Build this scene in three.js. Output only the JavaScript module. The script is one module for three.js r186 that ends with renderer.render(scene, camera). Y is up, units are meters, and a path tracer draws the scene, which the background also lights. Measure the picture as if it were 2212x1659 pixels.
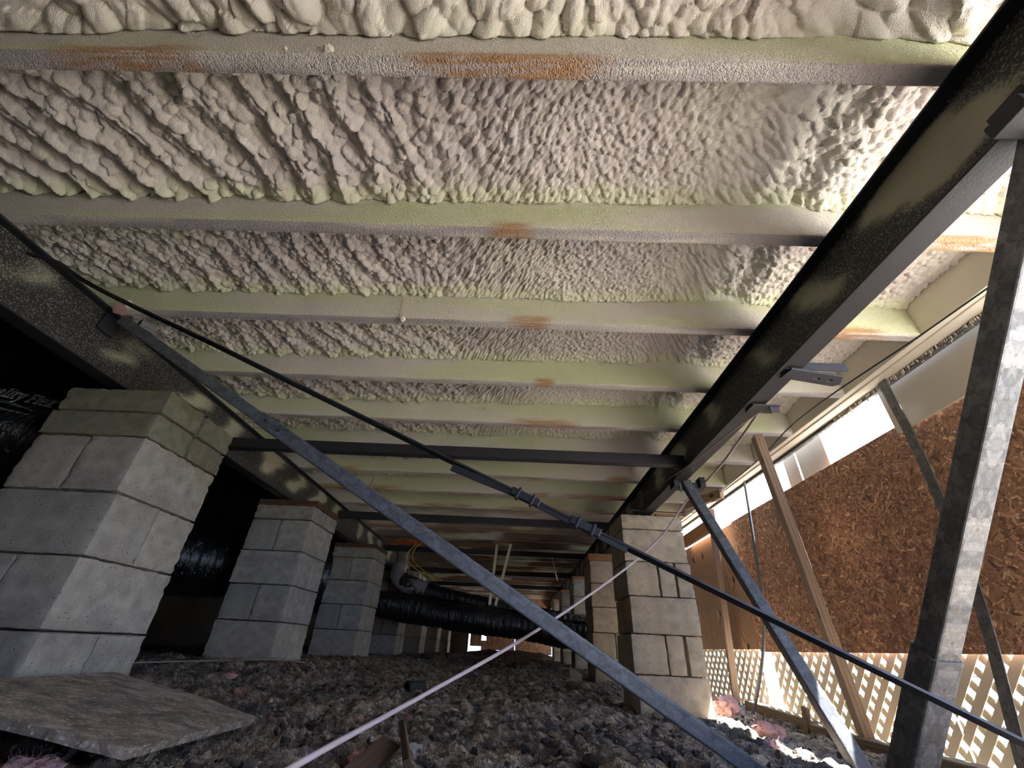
import * as THREE from 'three';
import { RoundedBoxGeometry } from 'three/addons/geometries/RoundedBoxGeometry.js';
import { mergeGeometries } from 'three/addons/utils/BufferGeometryUtils.js';
import { Sky } from 'three/addons/objects/Sky.js';

// ---------------------------------------------------------------- camera, sky, sun, exposure
const scene = new THREE.Scene();
const camera = new THREE.PerspectiveCamera(85.43, 2212 / 1659, 0.02, 200);
camera.position.set(0, 0.28, 0);
camera.rotation.order = 'YXZ';
camera.rotation.set(0.5668, 0.0288, 0.0519);
scene.add(camera);

const SUN = new THREE.Vector3(0.36, 0.91, 0.08).normalize();
const sky = new Sky();
sky.scale.setScalar(1000);
sky.material.uniforms.turbidity.value = 10;
sky.material.uniforms.rayleigh.value = 0.22;
sky.material.uniforms.mieCoefficient.value = 0.004;
sky.material.uniforms.mieDirectionalG.value = 0.75;
sky.material.uniforms.sunPosition.value.copy(SUN);
scene.add(sky);
const sun = new THREE.DirectionalLight(new THREE.Color(1, 0.96, 0.91), 16);
sun.position.copy(SUN).multiplyScalar(20);
sun.castShadow = true;
sun.shadow.mapSize.set(4096, 4096);
Object.assign(sun.shadow.camera, { left: -8, right: 8, top: 14, bottom: -14, near: 1, far: 50 });
scene.add(sun, sun.target);

const renderer = new THREE.WebGLRenderer({ antialias: true });
renderer.toneMapping = THREE.LinearToneMapping;
renderer.toneMappingExposure = 5.6;
renderer.shadowMap.enabled = true;

// ---------------------------------------------------------------- helpers
const { clamp, lerp, smoothstep } = THREE.MathUtils;
const V = (x, y, z) => new THREE.Vector3(x, y, z);
let seed0 = 12345;
const rnd = () => { seed0 = (seed0 * 1664525 + 1013904223) >>> 0; return seed0 / 4294967296; };
const rr = (a, b) => a + (b - a) * rnd();
const hash = (x, y, s = 0) => { let h = (Math.imul(x | 0, 374761393) + Math.imul(y | 0, 668265263) + Math.imul(s | 0, 1274126177)) | 0; h = Math.imul(h ^ (h >>> 13), 1274126177); h ^= h >>> 16; return (h >>> 0) / 4294967296; };
function vnoise(x, y, s = 0) {
  const ix = Math.floor(x), iy = Math.floor(y), fx = x - ix, fy = y - iy, u = fx * fx * (3 - 2 * fx), v = fy * fy * (3 - 2 * fy);
  return lerp(lerp(hash(ix, iy, s), hash(ix + 1, iy, s), u), lerp(hash(ix, iy + 1, s), hash(ix + 1, iy + 1, s), u), v);
}
const fbm = (x, y, s = 0, o = 4) => { let a = 0, w = 0.5, t = 0; for (let i = 0; i < o; i++) { a += w * vnoise(x, y, s + i * 17); t += w; x *= 2.03; y *= 2.03; w *= 0.5; } return a / t; };
function worley(x, y, s = 0) {
  const ix = Math.floor(x), iy = Math.floor(y); let a = 9, b = 9, id = 0;
  for (let j = -1; j <= 1; j++) for (let i = -1; i <= 1; i++) {
    const cx = ix + i, cy = iy + j, dx = cx + 0.1 + 0.8 * hash(cx, cy, s) - x, dy = cy + 0.1 + 0.8 * hash(cx, cy, s + 1) - y, d = dx * dx + dy * dy;
    if (d < a) { b = a; a = d; id = hash(cx, cy, s + 2); } else if (d < b) b = d;
  }
  return [Math.sqrt(a), Math.sqrt(b), id];
}
const C = (h) => new THREE.Color(h);
const mixc = (a, b, t) => [lerp(a[0], b[0], t), lerp(a[1], b[1], t), lerp(a[2], b[2], t)];
const lin = (h) => C(h).toArray();

const used = new Map();
function numbered(n) { const k = used.get(n) ?? 0; used.set(n, k + 1); return k ? n + '_' + String(k).padStart(3, '0') : n; }
function tag(o, label, category, group, kind) { if (label) o.userData.label = label; if (category) o.userData.category = category; if (group) o.userData.group = group; if (kind) o.userData.kind = kind; return o; }
function thing(name, label, category, pos = [0, 0, 0], group, kind) { const g = new THREE.Group(); g.name = numbered(name); g.position.set(...pos); scene.add(g); return tag(g, label, category, group, kind); }
function part(name, geo, mat, parent, label) { const m = new THREE.Mesh(geo, mat); m.name = name; m.castShadow = m.receiveShadow = true; (parent ?? scene).add(m); if (label) m.userData.label = label; return m; }
function solo(name, geo, mat, label, category, group, kind) { const m = part(numbered(name), geo, mat, scene); return tag(m, label, category, group, kind); }
function struct(name, geo, mat, parent) { const m = part(parent ? name : numbered(name), geo, mat, parent); if (!parent) m.userData.kind = 'structure'; return m; }
function boxUV(g, off = 0) {
  const p = g.attributes.position, n = g.attributes.normal, uv = new Float32Array(p.count * 2);
  for (let i = 0; i < p.count; i++) {
    const ax = Math.abs(n.getX(i)), ay = Math.abs(n.getY(i)), az = Math.abs(n.getZ(i));
    let u, v; if (ax >= ay && ax >= az) { u = p.getZ(i); v = p.getY(i); } else if (ay >= az) { u = p.getX(i); v = p.getZ(i); } else { u = p.getX(i); v = p.getY(i); }
    uv[i * 2] = u + off; uv[i * 2 + 1] = v + off * 0.7;
  }
  g.setAttribute('uv', new THREE.BufferAttribute(uv, 2)); return g;
}
const box = (w, h, d, off = 0) => boxUV(new THREE.BoxGeometry(w, h, d), off);
const rbox = (w, h, d, r = 0.004, off = 0) => boxUV(new RoundedBoxGeometry(w, h, d, 2, r), off);
// board grain runs along its longest side: u along it
function board(len, w, t, r = 0.003, off = 0) { const g = new RoundedBoxGeometry(len, w, t, 2, r), p = g.attributes.position, n = g.attributes.normal, uv = []; for (let i = 0; i < p.count; i++) uv.push(p.getX(i) + off, (Math.abs(n.getZ(i)) > 0.6 ? p.getY(i) : p.getZ(i)) + off * 0.37); g.setAttribute('uv', new THREE.Float32BufferAttribute(uv, 2)); return g; }
function alongX(mesh, a, b, roll = 0, parentPos) { // put a mesh built along x between a and b
  const d = V(...b).sub(V(...a)), x = d.clone().normalize(), up = Math.abs(x.y) > 0.95 ? V(0, 0, 1) : V(0, 1, 0), z = x.clone().cross(up).normalize(), y = z.clone().cross(x);
  const m = new THREE.Matrix4().makeBasis(x, y, z); mesh.quaternion.setFromRotationMatrix(m).multiply(new THREE.Quaternion().setFromAxisAngle(V(1, 0, 0), roll));
  mesh.position.copy(V(...a).add(V(...b)).multiplyScalar(0.5)); return mesh;
}
const len3 = (a, b) => V(...a).distanceTo(V(...b));
function hollow(len, w, h, t) { // square tube along x, open ended
  const r = Math.min(w, h) * 0.12, rect = (W, H, R, P) => { P.moveTo(-W / 2 + R, -H / 2); P.lineTo(W / 2 - R, -H / 2); P.quadraticCurveTo(W / 2, -H / 2, W / 2, -H / 2 + R); P.lineTo(W / 2, H / 2 - R); P.quadraticCurveTo(W / 2, H / 2, W / 2 - R, H / 2); P.lineTo(-W / 2 + R, H / 2); P.quadraticCurveTo(-W / 2, H / 2, -W / 2, H / 2 - R); P.lineTo(-W / 2, -H / 2 + R); P.quadraticCurveTo(-W / 2, -H / 2, -W / 2 + R, -H / 2); return P; };
  const s = rect(w, h, r, new THREE.Shape()); s.holes.push(rect(w - 2 * t, h - 2 * t, r * 0.6, new THREE.Path()));
  const g = new THREE.ExtrudeGeometry(s, { depth: len, bevelEnabled: false, curveSegments: 3 }); g.translate(0, 0, -len / 2); g.rotateY(Math.PI / 2); g.computeVertexNormals();
  const p = g.attributes.position, n = g.attributes.normal, uv = []; for (let i = 0; i < p.count; i++) uv.push(p.getX(i), Math.abs(n.getY(i)) > 0.7 ? p.getZ(i) : p.getY(i) + 0.3); g.setAttribute('uv', new THREE.Float32BufferAttribute(uv, 2)); return g;
}
const wire = (pts, r = 0.003, seg = 40, rad = 6) => new THREE.TubeGeometry(new THREE.CatmullRomCurve3(pts.map((p) => V(...p))), seg, r, rad, false);

// ---------------------------------------------------------------- textures
function tex(w, h, fn, srgb, mirrored) {
  const d = new Uint8Array(w * h * 4);
  for (let y = 0; y < h; y++) for (let x = 0; x < w; x++) { const c = fn(x, y), i = (y * w + x) * 4; if (typeof c === 'number') { d[i] = d[i + 1] = d[i + 2] = clamp(c, 0, 1) * 255; } else { d[i] = clamp(c[0], 0, 1) * 255; d[i + 1] = clamp(c[1], 0, 1) * 255; d[i + 2] = clamp(c[2], 0, 1) * 255; } d[i + 3] = 255; }
  const t = new THREE.DataTexture(d, w, h); t.wrapS = t.wrapT = mirrored ? THREE.MirroredRepeatWrapping : THREE.RepeatWrapping; t.magFilter = THREE.LinearFilter; t.minFilter = THREE.LinearMipmapLinearFilter; t.generateMipmaps = true; if (srgb) t.colorSpace = THREE.SRGBColorSpace; t.needsUpdate = true; return t;
}
const rep = (t, sx, sy = sx) => { const c = t.clone(); c.repeat.set(sx, sy); c.needsUpdate = true; return c; };
const S8 = (a) => a.map((v) => v / 255);
// tones around white, multiplied by each material's colour
const T = {};
T.concrete = tex(1024, 1024, (x, y) => {
  const n = fbm(x / 90, y / 90, 3, 4), g = hash(x, y, 4) * 0.10, p = worley(x / 11, y / 11, 7), q = worley(x / 34, y / 34, 9);
  let v = 0.72 + 0.26 * n + g - 0.05; if (p[2] > 0.80 && p[0] < 0.22) v *= 0.8; if (q[2] > 0.93 && q[0] < 0.14) v *= 0.68; if (p[2] < 0.06 && p[0] < 0.16) v *= 1.2;
  return [v, v * 0.995, v * 0.98];
}, true, true);
T.concreteBump = tex(1024, 1024, (x, y) => { const p = worley(x / 11, y / 11, 7), q = worley(x / 34, y / 34, 9); let v = 0.6 + 0.25 * vnoise(x / 5, y / 5, 5) + 0.15 * hash(x, y, 4); if (p[2] > 0.80) v -= 0.35 * smoothstep(0.3 - p[0], 0, 0.15); if (q[2] > 0.93) v -= 0.5 * smoothstep(0.24 - q[0], 0, 0.12); return v; }, false, true);
T.stipple = tex(512, 512, (x, y) => { const a = worley(x / 7, y / 7, 21), b = worley(x / 13, y / 11, 23); return 0.45 * (1 - a[0]) + 0.45 * (1 - b[0]) * b[2] + 0.15 * hash(x, y, 2); }, false, true);
T.fine = tex(512, 512, (x, y) => 0.6 * fbm(x / 6, y / 6, 31, 3) + 0.4 * (1 - worley(x / 16, y / 16, 33)[0]), false, true);
T.wood = tex(1024, 256, (x, y) => {
  const w = y + 10 * fbm(x / 180, y / 60, 41, 3) + 22 * (() => { const k = worley(x / 260, y / 150, 44); return k[2] > 0.5 ? Math.exp(-k[0] * k[0] * 60) : 0; })();
  const r = 0.5 + 0.5 * Math.sin(w * 0.42 + 3 * fbm(x / 400, y / 40, 42, 2)), f = fbm(x / 40, y / 2.2, 43, 3), k = worley(x / 260, y / 150, 44);
  let v = 0.78 + 0.12 * r + 0.18 * (f - 0.5); const kn = k[2] > 0.5 ? smoothstep(0.12 - k[0], 0, 0.06) : 0; v *= 1 - 0.55 * kn; return [v, v * (0.96 - 0.06 * kn), v * (0.9 - 0.1 * kn)];
}, true, true);
T.ply = tex(1024, 1024, (x, y) => {
  const kx = worley(x / 330, y / 480, 51), bulge = kx[2] > 0.25 ? 70 * Math.exp(-kx[0] * kx[0] * 26) : 0, w = x + 60 * fbm(x / 260, y / 700, 52, 3) + bulge;
  const r = 0.5 + 0.5 * Math.sin(w * 0.19), f = fbm(x / 3, y / 90, 53, 3); let v = 0.72 + 0.2 * r * r + 0.2 * (f - 0.5); const kn = kx[2] > 0.25 ? smoothstep(0.07 - kx[0], 0, 0.03) : 0; v *= 1 - 0.6 * kn; return [v, v * 0.95, v * 0.88];
}, true, true);
{ // oriented strand board: overlapping flakes
  const W = 2048, H = 1024, cv = document.createElement('canvas'); cv.width = W; cv.height = H; const g = cv.getContext('2d'), hv = document.createElement('canvas'); hv.width = W; hv.height = H; const b = hv.getContext('2d');
  g.fillStyle = '#ae8a70'; g.fillRect(0, 0, W, H); b.fillStyle = '#666'; b.fillRect(0, 0, W, H);
  const tones = [[190, 156, 128], [168, 132, 108], [208, 174, 140], [146, 114, 96], [226, 196, 162], [178, 138, 116], [198, 156, 130], [130, 100, 86]];
  for (let i = 0; i < 15000; i++) {
    const x = rnd() * W, y = rnd() * H, L = rr(14, 62), w = rr(4, 15), a = (rnd() - 0.5) * 2.4 + (rnd() < 0.3 ? 1.5 : 0), t = tones[Math.floor(rnd() * 8)], s = rr(0.82, 1.15), h = Math.floor(rr(60, 200));
    for (const [c, col] of [[g, `rgb(${t.map((v) => Math.floor(v * s)).join(',')})`], [b, `rgb(${h},${h},${h})`]]) for (const ox of [0, x < 64 ? W : x > W - 64 ? -W : 0]) {
      c.save(); c.translate(x + ox, y); c.rotate(a); c.beginPath(); c.moveTo(-L / 2, -w / 2); c.lineTo(L * 0.3, -w * 0.6); c.lineTo(L / 2, 0); c.lineTo(L * 0.36, w / 2); c.lineTo(-L / 2, w * 0.4); c.closePath(); c.fillStyle = col; c.fill();
      if (c === g) { c.strokeStyle = 'rgba(70,42,28,0.28)'; c.lineWidth = 1; c.stroke(); for (let q = 0; q < 3; q++) { c.strokeStyle = `rgba(${rnd() < 0.5 ? '60,34,20' : '215,170,120'},0.22)`; const yy = rr(-w / 3, w / 3); c.beginPath(); c.moveTo(-L * 0.4, yy); c.lineTo(L * 0.35, yy + rr(-1, 1)); c.stroke(); } } c.restore(); if (!ox) break;
    }
  }
  T.osb = new THREE.CanvasTexture(cv); T.osb.colorSpace = THREE.SRGBColorSpace; T.osbBump = new THREE.CanvasTexture(hv); for (const t of [T.osb, T.osbBump]) t.wrapS = t.wrapT = THREE.RepeatWrapping;
}
T.spangle = tex(1024, 1024, (x, y) => { const wx = x + 26 * (fbm(x / 40, y / 40, 61, 2) - 0.5), wy = y + 26 * (fbm(x / 40, y / 40, 62, 2) - 0.5), a = worley(wx / 30, wy / 24, 63), c = worley(wx / 75, wy / 60, 64); const v = 0.7 + 0.12 * (a[2] - 0.5) + 0.16 * (c[2] - 0.5) + 0.14 * (fbm(x / 6, y / 6, 65, 3) - 0.5); return [v, v * 1.01, v * 1.03]; }, true, true);
T.spangleR = tex(512, 512, (x, y) => { const a = worley(x / 15, y / 12, 63); return 0.42 + 0.22 * a[2] + 0.12 * vnoise(x / 40, y / 40, 66); }, false, true);
// black beam paint with cream foam overspray: grains of spray, thick in the middle of each joist bay, thin elsewhere
function beamTex(s, strength) {
  return tex(2048, 256, (x, y) => {
    const z = x / 2048 * 4, yy = y / 256, bi = Math.floor((z + 0.155) / 0.4064), wob = (fbm(z * 2.2, yy * 2.6, s + 9, 3) - 0.5) * 0.5;
    let d = 0; for (let b = bi - 1; b <= bi + 1; b++) { const amt = hash(b, 3, s), w = 0.16 + 0.16 * amt; d += Math.exp(-((((z + 0.155) / 0.4064 - b - 0.5 - (hash(b, 5, s) - 0.5) * 0.3 - wob - 0.3 * (yy - 0.6)) / w) ** 2)) * (0.3 + 0.8 * amt); }
    d *= smoothstep(yy, 0.12, 0.5) * (1 - smoothstep(yy, 0.86, 0.98) * 0.8) * strength * (0.5 + fbm(z * 9, yy * 3, s + 3, 3));
    const grain = hash(x, y, s + 1) * 0.6 + 0.4 * vnoise(x / 2, y / 1.4, s + 2), sp = worley(x / 5, y / 8, s + 4), s2 = worley(x / 2.6, y / 5, s + 6), dot = (sp[2] > 0.5 - 0.2 * d && sp[0] < 0.12 + 0.16 * hash(Math.floor(sp[2] * 999), 1, s)) || (s2[2] > 0.72 - 0.2 * d && s2[0] < 0.3) ? 1 : 0;
    const cover = clamp(smoothstep(d * 1.25 + grain * 0.55 - 0.42, 0.0, 0.6), 0, 1);
    let v = [0.15 + 0.05 * grain, 0.15 + 0.05 * grain, 0.145 + 0.045 * grain]; v = mixc(v, [0.70, 0.69, 0.58], cover); if (dot) v = mixc(v, [0.66, 0.66, 0.6], 0.8); return v;
  }, true, true);
}
T.beamR = beamTex(101, 1.25); T.beamL = beamTex(211, 1.1);
T.dirt = tex(1024, 1024, (x, y) => { const a = fbm(x / 60, y / 60, 71, 5), p = worley(x / 13, y / 13, 72), q = worley(x / 33, y / 33, 74); let v = 0.74 + 0.7 * (a - 0.5) + 0.25 * (hash(x, y, 73) - 0.5); if (p[2] > 0.7) v += 0.38 * smoothstep(0.4 - p[0], 0, 0.2); if (q[2] > 0.75) v += 0.3 * smoothstep(0.35 - q[0], 0, 0.2); v += 0.12 * (fbm(x / 5, y / 5, 75, 2) - 0.5); return [v, v * 0.95, v * 0.88]; }, true, true);
T.dirtBump = tex(1024, 1024, (x, y) => { const p = worley(x / 13, y / 13, 72), q = worley(x / 33, y / 33, 74); return 0.3 * fbm(x / 7, y / 7, 76, 3) + 0.35 * (1 - p[0]) * p[2] + 0.35 * (1 - q[0]) * q[2]; }, false, true);
T.wrinkle = tex(512, 512, (x, y) => { const r = (k, s) => 1 - Math.abs(2 * fbm(x / k, y / (k * 2.4), s, 3) - 1); return 0.6 * r(46, 81) ** 3 + 0.4 * r(18, 83) ** 2; }, false, true);
T.grass = tex(512, 512, (x, y) => { const a = fbm(x / 30, y / 30, 91, 4), h = hash(x, y, 92); return [0.42 + 0.3 * (a - 0.5) + 0.15 * h, 0.46 + 0.3 * (a - 0.5) + 0.15 * h, 0.30 + 0.2 * (a - 0.5)]; }, true, true);

// ---------------------------------------------------------------- materials
const std = (o) => new THREE.MeshStandardMaterial({ roughness: 0.9, metalness: 0, ...o });
const M = {};
M.foam = std({ color: '#ffffff', vertexColors: true, roughness: 0.72, bumpMap: rep(T.fine, 9), bumpScale: 0.0022 });
M.joist = std({ color: '#ffffff', vertexColors: true, roughness: 0.8, bumpMap: rep(T.stipple, 4), bumpScale: 0.006 });
M.deck = std({ color: '#8d7a62', map: rep(T.ply, 0.6) });
M.beamR = std({ color: '#ffffff', map: T.beamR, roughness: 0.62 });
M.beamL = std({ color: '#ffffff', map: T.beamL, roughness: 0.62 });
M.steel = std({ color: '#34333a', roughness: 0.55, metalness: 0.1, bumpMap: rep(T.fine, 6), bumpScale: 0.0006 });
M.steelDull = std({ color: '#24242a', roughness: 0.6, bumpMap: rep(T.fine, 6), bumpScale: 0.0005 });
M.flange = std({ color: '#29272d', roughness: 0.55, bumpMap: rep(T.fine, 5), bumpScale: 0.0006 });
M.galv = std({ color: '#b4b4b2', map: rep(T.spangle, 3.5), roughnessMap: T.spangleR, roughness: 1, metalness: 0.6 });
M.galvDark = std({ color: '#7d8188', map: rep(T.spangle, 3), roughness: 0.5, metalness: 0.25 });
M.galvGrey = std({ color: '#83888a', map: rep(T.spangle, 4), roughness: 0.55, metalness: 0.2 });
M.strap = std({ color: '#22232a', roughness: 0.45, metalness: 0.3 });
const concreteTones = ['#dfd2bb', '#d8ccb6', '#e3d6be', '#d3c6b0'];
M.block = concreteTones.map((c, i) => std({ color: c, map: rep(T.concrete, 2.6), bumpMap: rep(T.concreteBump, 2.6), bumpScale: 0.0025, roughness: 0.95 }));
M.blockOld = ['#b8b0a4', '#b0a99e', '#bdb5a6', '#aba59b'].map((c) => std({ color: c, map: rep(T.concrete, 2.6), bumpMap: rep(T.concreteBump, 2.6), bumpScale: 0.0025, roughness: 0.95 }));
M.capMoss = std({ color: '#98947c', map: rep(T.concrete, 3.2), bumpMap: rep(T.concreteBump, 3.2), bumpScale: 0.004, roughness: 1 });
M.wood = std({ color: '#b59e8b', map: rep(T.wood, 1.1, 4), roughness: 0.85 });
M.woodPale = std({ color: '#caa078', map: rep(T.wood, 1.1, 4), roughness: 0.85 });
M.woodGrey = std({ color: '#8c8272', map: rep(T.wood, 1.1, 4), roughness: 0.9 });
M.woodDark = std({ color: '#5f4a3a', map: rep(T.wood, 1.3, 4), roughness: 0.9 });
M.plyDark = std({ color: '#75665c', map: rep(T.ply, 1.5), roughness: 0.92, bumpMap: rep(T.fine, 3), bumpScale: 0.001 });
M.sheet = std({ color: '#aea6a0', map: rep(T.dirt, 1.6), roughness: 0.95, bumpMap: rep(T.dirtBump, 2), bumpScale: 0.002 });
M.ply = std({ color: '#cbb09a', map: rep(T.ply, 1.1), roughness: 0.85 });
M.osb = std({ color: '#fff4ee', map: rep(T.osb, 0.66, 1.32), bumpMap: rep(T.osbBump, 0.66, 1.32), bumpScale: 0.0012, roughness: 0.75 });
M.osbEdge = std({ color: '#b08a64' });
M.lattice = std({ color: '#e2d6bd', roughness: 0.55 });
M.vinyl = std({ color: '#cfc6b6', roughness: 0.5 });
M.white = std({ color: '#e9ebee', roughness: 0.5 });
M.siding = std({ color: '#dfe7f0', roughness: 0.55 });
M.blackPlastic = new THREE.MeshPhysicalMaterial({ color: '#0d0d10', roughness: 0.38, clearcoat: 0.3, clearcoatRoughness: 0.3, bumpMap: rep(T.wrinkle, 2.2), bumpScale: 0.012 });
M.wrap = std({ color: '#0c0c0e', roughness: 0.6, bumpMap: rep(T.wrinkle, 1.1), bumpScale: 0.015 });
M.foil = std({ color: '#cfcbcd', roughness: 0.25, metalness: 0.6, bumpMap: rep(T.wrinkle, 9), bumpScale: 0.008 });
M.greyPipe = std({ color: '#77736c', roughness: 0.75, bumpMap: rep(T.stipple, 6), bumpScale: 0.002 });
M.dirt = std({ color: '#ffffff', vertexColors: true, map: rep(T.dirt, 2.3), bumpMap: rep(T.dirtBump, 2.3), bumpScale: 0.012, roughness: 1 });
M.clod = std({ color: '#ffffff', roughness: 1, bumpMap: rep(T.fine, 4), bumpScale: 0.003 });
M.rock = std({ color: '#8d7f6c', map: rep(T.dirt, 3), bumpMap: rep(T.dirtBump, 4), bumpScale: 0.006, roughness: 1 });
M.rockDark = std({ color: '#64594d', map: rep(T.dirt, 3), bumpMap: rep(T.dirtBump, 4), bumpScale: 0.006, roughness: 1 });
M.chunk = std({ color: '#cfc2a4', bumpMap: rep(T.stipple, 6), bumpScale: 0.004, roughness: 0.9 });
M.pink = new THREE.MeshPhysicalMaterial({ color: '#f0bdb4', roughness: 1, sheen: 0.6, sheenColor: C('#ffd0cc'), bumpMap: rep(T.fine, 10), bumpScale: 0.006 });
M.cream = std({ color: '#ddd5c4', roughness: 0.7 });
M.wireWhite = std({ color: '#b7a7a8', roughness: 0.55 });
M.wireBrown = std({ color: '#8a7a6c', roughness: 0.6 });
M.wireBlack = std({ color: '#191a20', roughness: 0.5 });
M.wireYellow = std({ color: '#b5a03a', roughness: 0.5 });
M.orange = std({ color: '#c6562a', roughness: 0.5 });
M.rubber = std({ color: '#15161a', roughness: 0.7 });
M.outside = std({ color: '#c8c2b6', map: rep(T.concrete, 0.7), roughness: 0.95 });
M.grass = std({ color: '#b9c59a', map: rep(T.grass, 1.5), roughness: 1 });
M.leaf = std({ color: '#7d9a3e', roughness: 0.8 });
M.insul = std({ color: '#6b6255', roughness: 1, bumpMap: rep(T.fine, 3), bumpScale: 0.01 });

// ---------------------------------------------------------------- floor over the crawl space
const JB = 1.295, JS = 0.4064, JZ = -0.358, JT = 0.038, XL = -1.9, XR = 1.43, KMAX = 26, KMIN = -2;
const DECK = 1.53;
struct('ceiling', box(5.9, 0.02, 12.5), M.deck).position.set(-1.42, DECK + 0.01, -5.3);

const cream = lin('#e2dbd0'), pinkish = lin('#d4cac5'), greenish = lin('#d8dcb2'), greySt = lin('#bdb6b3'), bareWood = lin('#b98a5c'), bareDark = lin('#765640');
function foamGeo(k, step) {
  const z0 = JZ - JT - k * JS, z1 = JZ - (k + 1) * JS, nx = Math.round((XR - XL) / step), nz = Math.round((z0 - z1) / step), pos = new Float32Array((nx + 1) * (nz + 1) * 3), col = new Float32Array(pos.length), uv = new Float32Array((nx + 1) * (nz + 1) * 2), idx = [];
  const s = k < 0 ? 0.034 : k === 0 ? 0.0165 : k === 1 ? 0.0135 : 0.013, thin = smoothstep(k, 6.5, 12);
  for (let j = 0, o = 0; j <= nz; j++) for (let i = 0; i <= nx; i++, o++) {
    const x = lerp(XL, XR, i / nx), z = lerp(z0, z1, j / nz), e = Math.min(z0 - z, z - z1), far = z - z1;
    const wa = k < 0 ? 0.03 : lerp(0.026, 0.010, smoothstep(x, -0.6, 0.1)), wx = x + wa * (fbm(x * 11, z * 11, 301 + k, 3) - 0.5), wz = z + wa * (fbm(x * 9, z * 9, 331 + k, 3) - 0.5);
    const calm = smoothstep(x, -0.35, 0.15) * (1 - 0.5 * smoothstep(x, 0.45, 0.8)), big = lerp(1.35, 0.85, calm) * (k < 0 ? lerp(0.8, 1.25, fbm(x * 3, z * 3, 9, 2)) : 1);
    const q = [(wx * 0.86 + wz * 0.5) / (s * big), (wz * 0.86 - wx * 0.5) / (s * big * 1.2)];
    const a = worley(q[0], q[1], 400 + k * 7), b = worley(wx / (s * 0.55 * big), wz / (s * 0.62 * big), 430 + k * 7);
    let h = s * big * (0.95 * Math.sqrt(Math.max(0, 1 - (a[0] / 0.85) ** 2)) * (0.5 + 0.8 * a[2]) + 0.30 * Math.sqrt(Math.max(0, 1 - (b[0] / 0.9) ** 2)));
    // sweeping passes of the spray gun: rows of ridges at the far end, fading out
    const rowAmt = (k < 0 ? 0.2 : k === 0 ? 1 : k < 3 ? 0.5 : 0.4) * (1 - smoothstep(x, -0.8, 0.0)) + 0.08, bow = 0.55 * (z - z1) * (1 + 0.5 * Math.sin(x * 3 + k));
    const rq = (x + bow) / (0.098 + 0.02 * hash(k, 1)) + 0.9 * (fbm(x * 4, z * 5, 77 + k, 3) - 0.5), rf = rq - Math.floor(rq), rid = 1 - Math.abs(2 * rf - 1);
    h += 0.034 * rowAmt * (rid ** 1.3) * (0.45 + 0.9 * fbm(x * 5, z * 7, 88 + k, 2));
    h += 0.03 * fbm(x * 3.1, z * 4.2, 55 + k, 3) + 0.035 * smoothstep(x, 0.55, 0.76) * (1 - smoothstep(x, 0.78, 0.87)) * fbm(x * 16, z * 14, 66, 2) * 1.2;
    h -= 0.05 * smoothstep(x, 0.5, 0.74) * (1 - smoothstep(x, 0.78, 0.86)) * (k < 6 ? 1 : 0.5);
    // lumps hang against the near face of the next joist, a fillet against the other
    const lip = Math.exp(-far / 0.030) * (0.3 + 1.1 * fbm(x * 6, 3.3, 123 + k, 3)); h += 0.022 * lip * (0.55 + 0.6 * Math.sqrt(Math.max(0, 1 - a[0] ** 2))) + 0.018 * Math.exp(-(z0 - z) / 0.012);
    h *= 1 - 0.55 * thin; h = h * smoothstep(e, -0.006, 0.006) + 0.028 * (1 - smoothstep(e, -0.006, 0.006));
    pos[o * 3] = x; pos[o * 3 + 1] = JB + 0.166 + 0.012 * thin - h; pos[o * 3 + 2] = z; uv[o * 2] = x; uv[o * 2 + 1] = z;
    let c = mixc(cream, pinkish, smoothstep(fbm(x * 1.6 + 5, z * 2.4 + k * 3.1, 140, 3), 0.38, 0.62)); c = mixc(c, greenish, 0.75 * smoothstep(0.075 - far, 0, 0.06) * (0.5 + 0.5 * fbm(x * 5, z * 5, 8, 2)) * (1 - thin) * (k < 0 ? 0.35 : 1));
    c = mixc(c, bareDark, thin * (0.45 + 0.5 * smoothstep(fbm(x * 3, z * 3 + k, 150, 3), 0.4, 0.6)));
    col[o * 3] = c[0]; col[o * 3 + 1] = c[1]; col[o * 3 + 2] = c[2];
    if (i < nx && j < nz) { const n = o + nx + 1; idx.push(o, n, o + 1, o + 1, n, n + 1); }
  }
  // z falls with j and x grows with i, so this winding faces down
  for (let t = 0; t < idx.length; t += 3) { const w = idx[t + 1]; idx[t + 1] = idx[t + 2]; idx[t + 2] = w; }
  const g = new THREE.BufferGeometry(); g.setAttribute('position', new THREE.BufferAttribute(pos, 3)); g.setAttribute('color', new THREE.BufferAttribute(col, 3)); g.setAttribute('uv', new THREE.BufferAttribute(uv, 2)); g.setIndex(idx); g.computeVertexNormals(); return g;
}
const bare = { 0: [[-0.86, 0.16], [-0.06, 0.2]], 1: [[-0.05, 0.07], [1.25, 0.15]], 2: [[0.02, 0.08], [1.2, 0.1]], 3: [[0.1, 0.05]], 4: [[0.12, 0.2]], 5: [[0.22, 0.12], [-1.3, 0.1], [0.75, 0.12]], 6: [[-1.3, 0.18], [0.7, 0.1]] };
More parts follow.
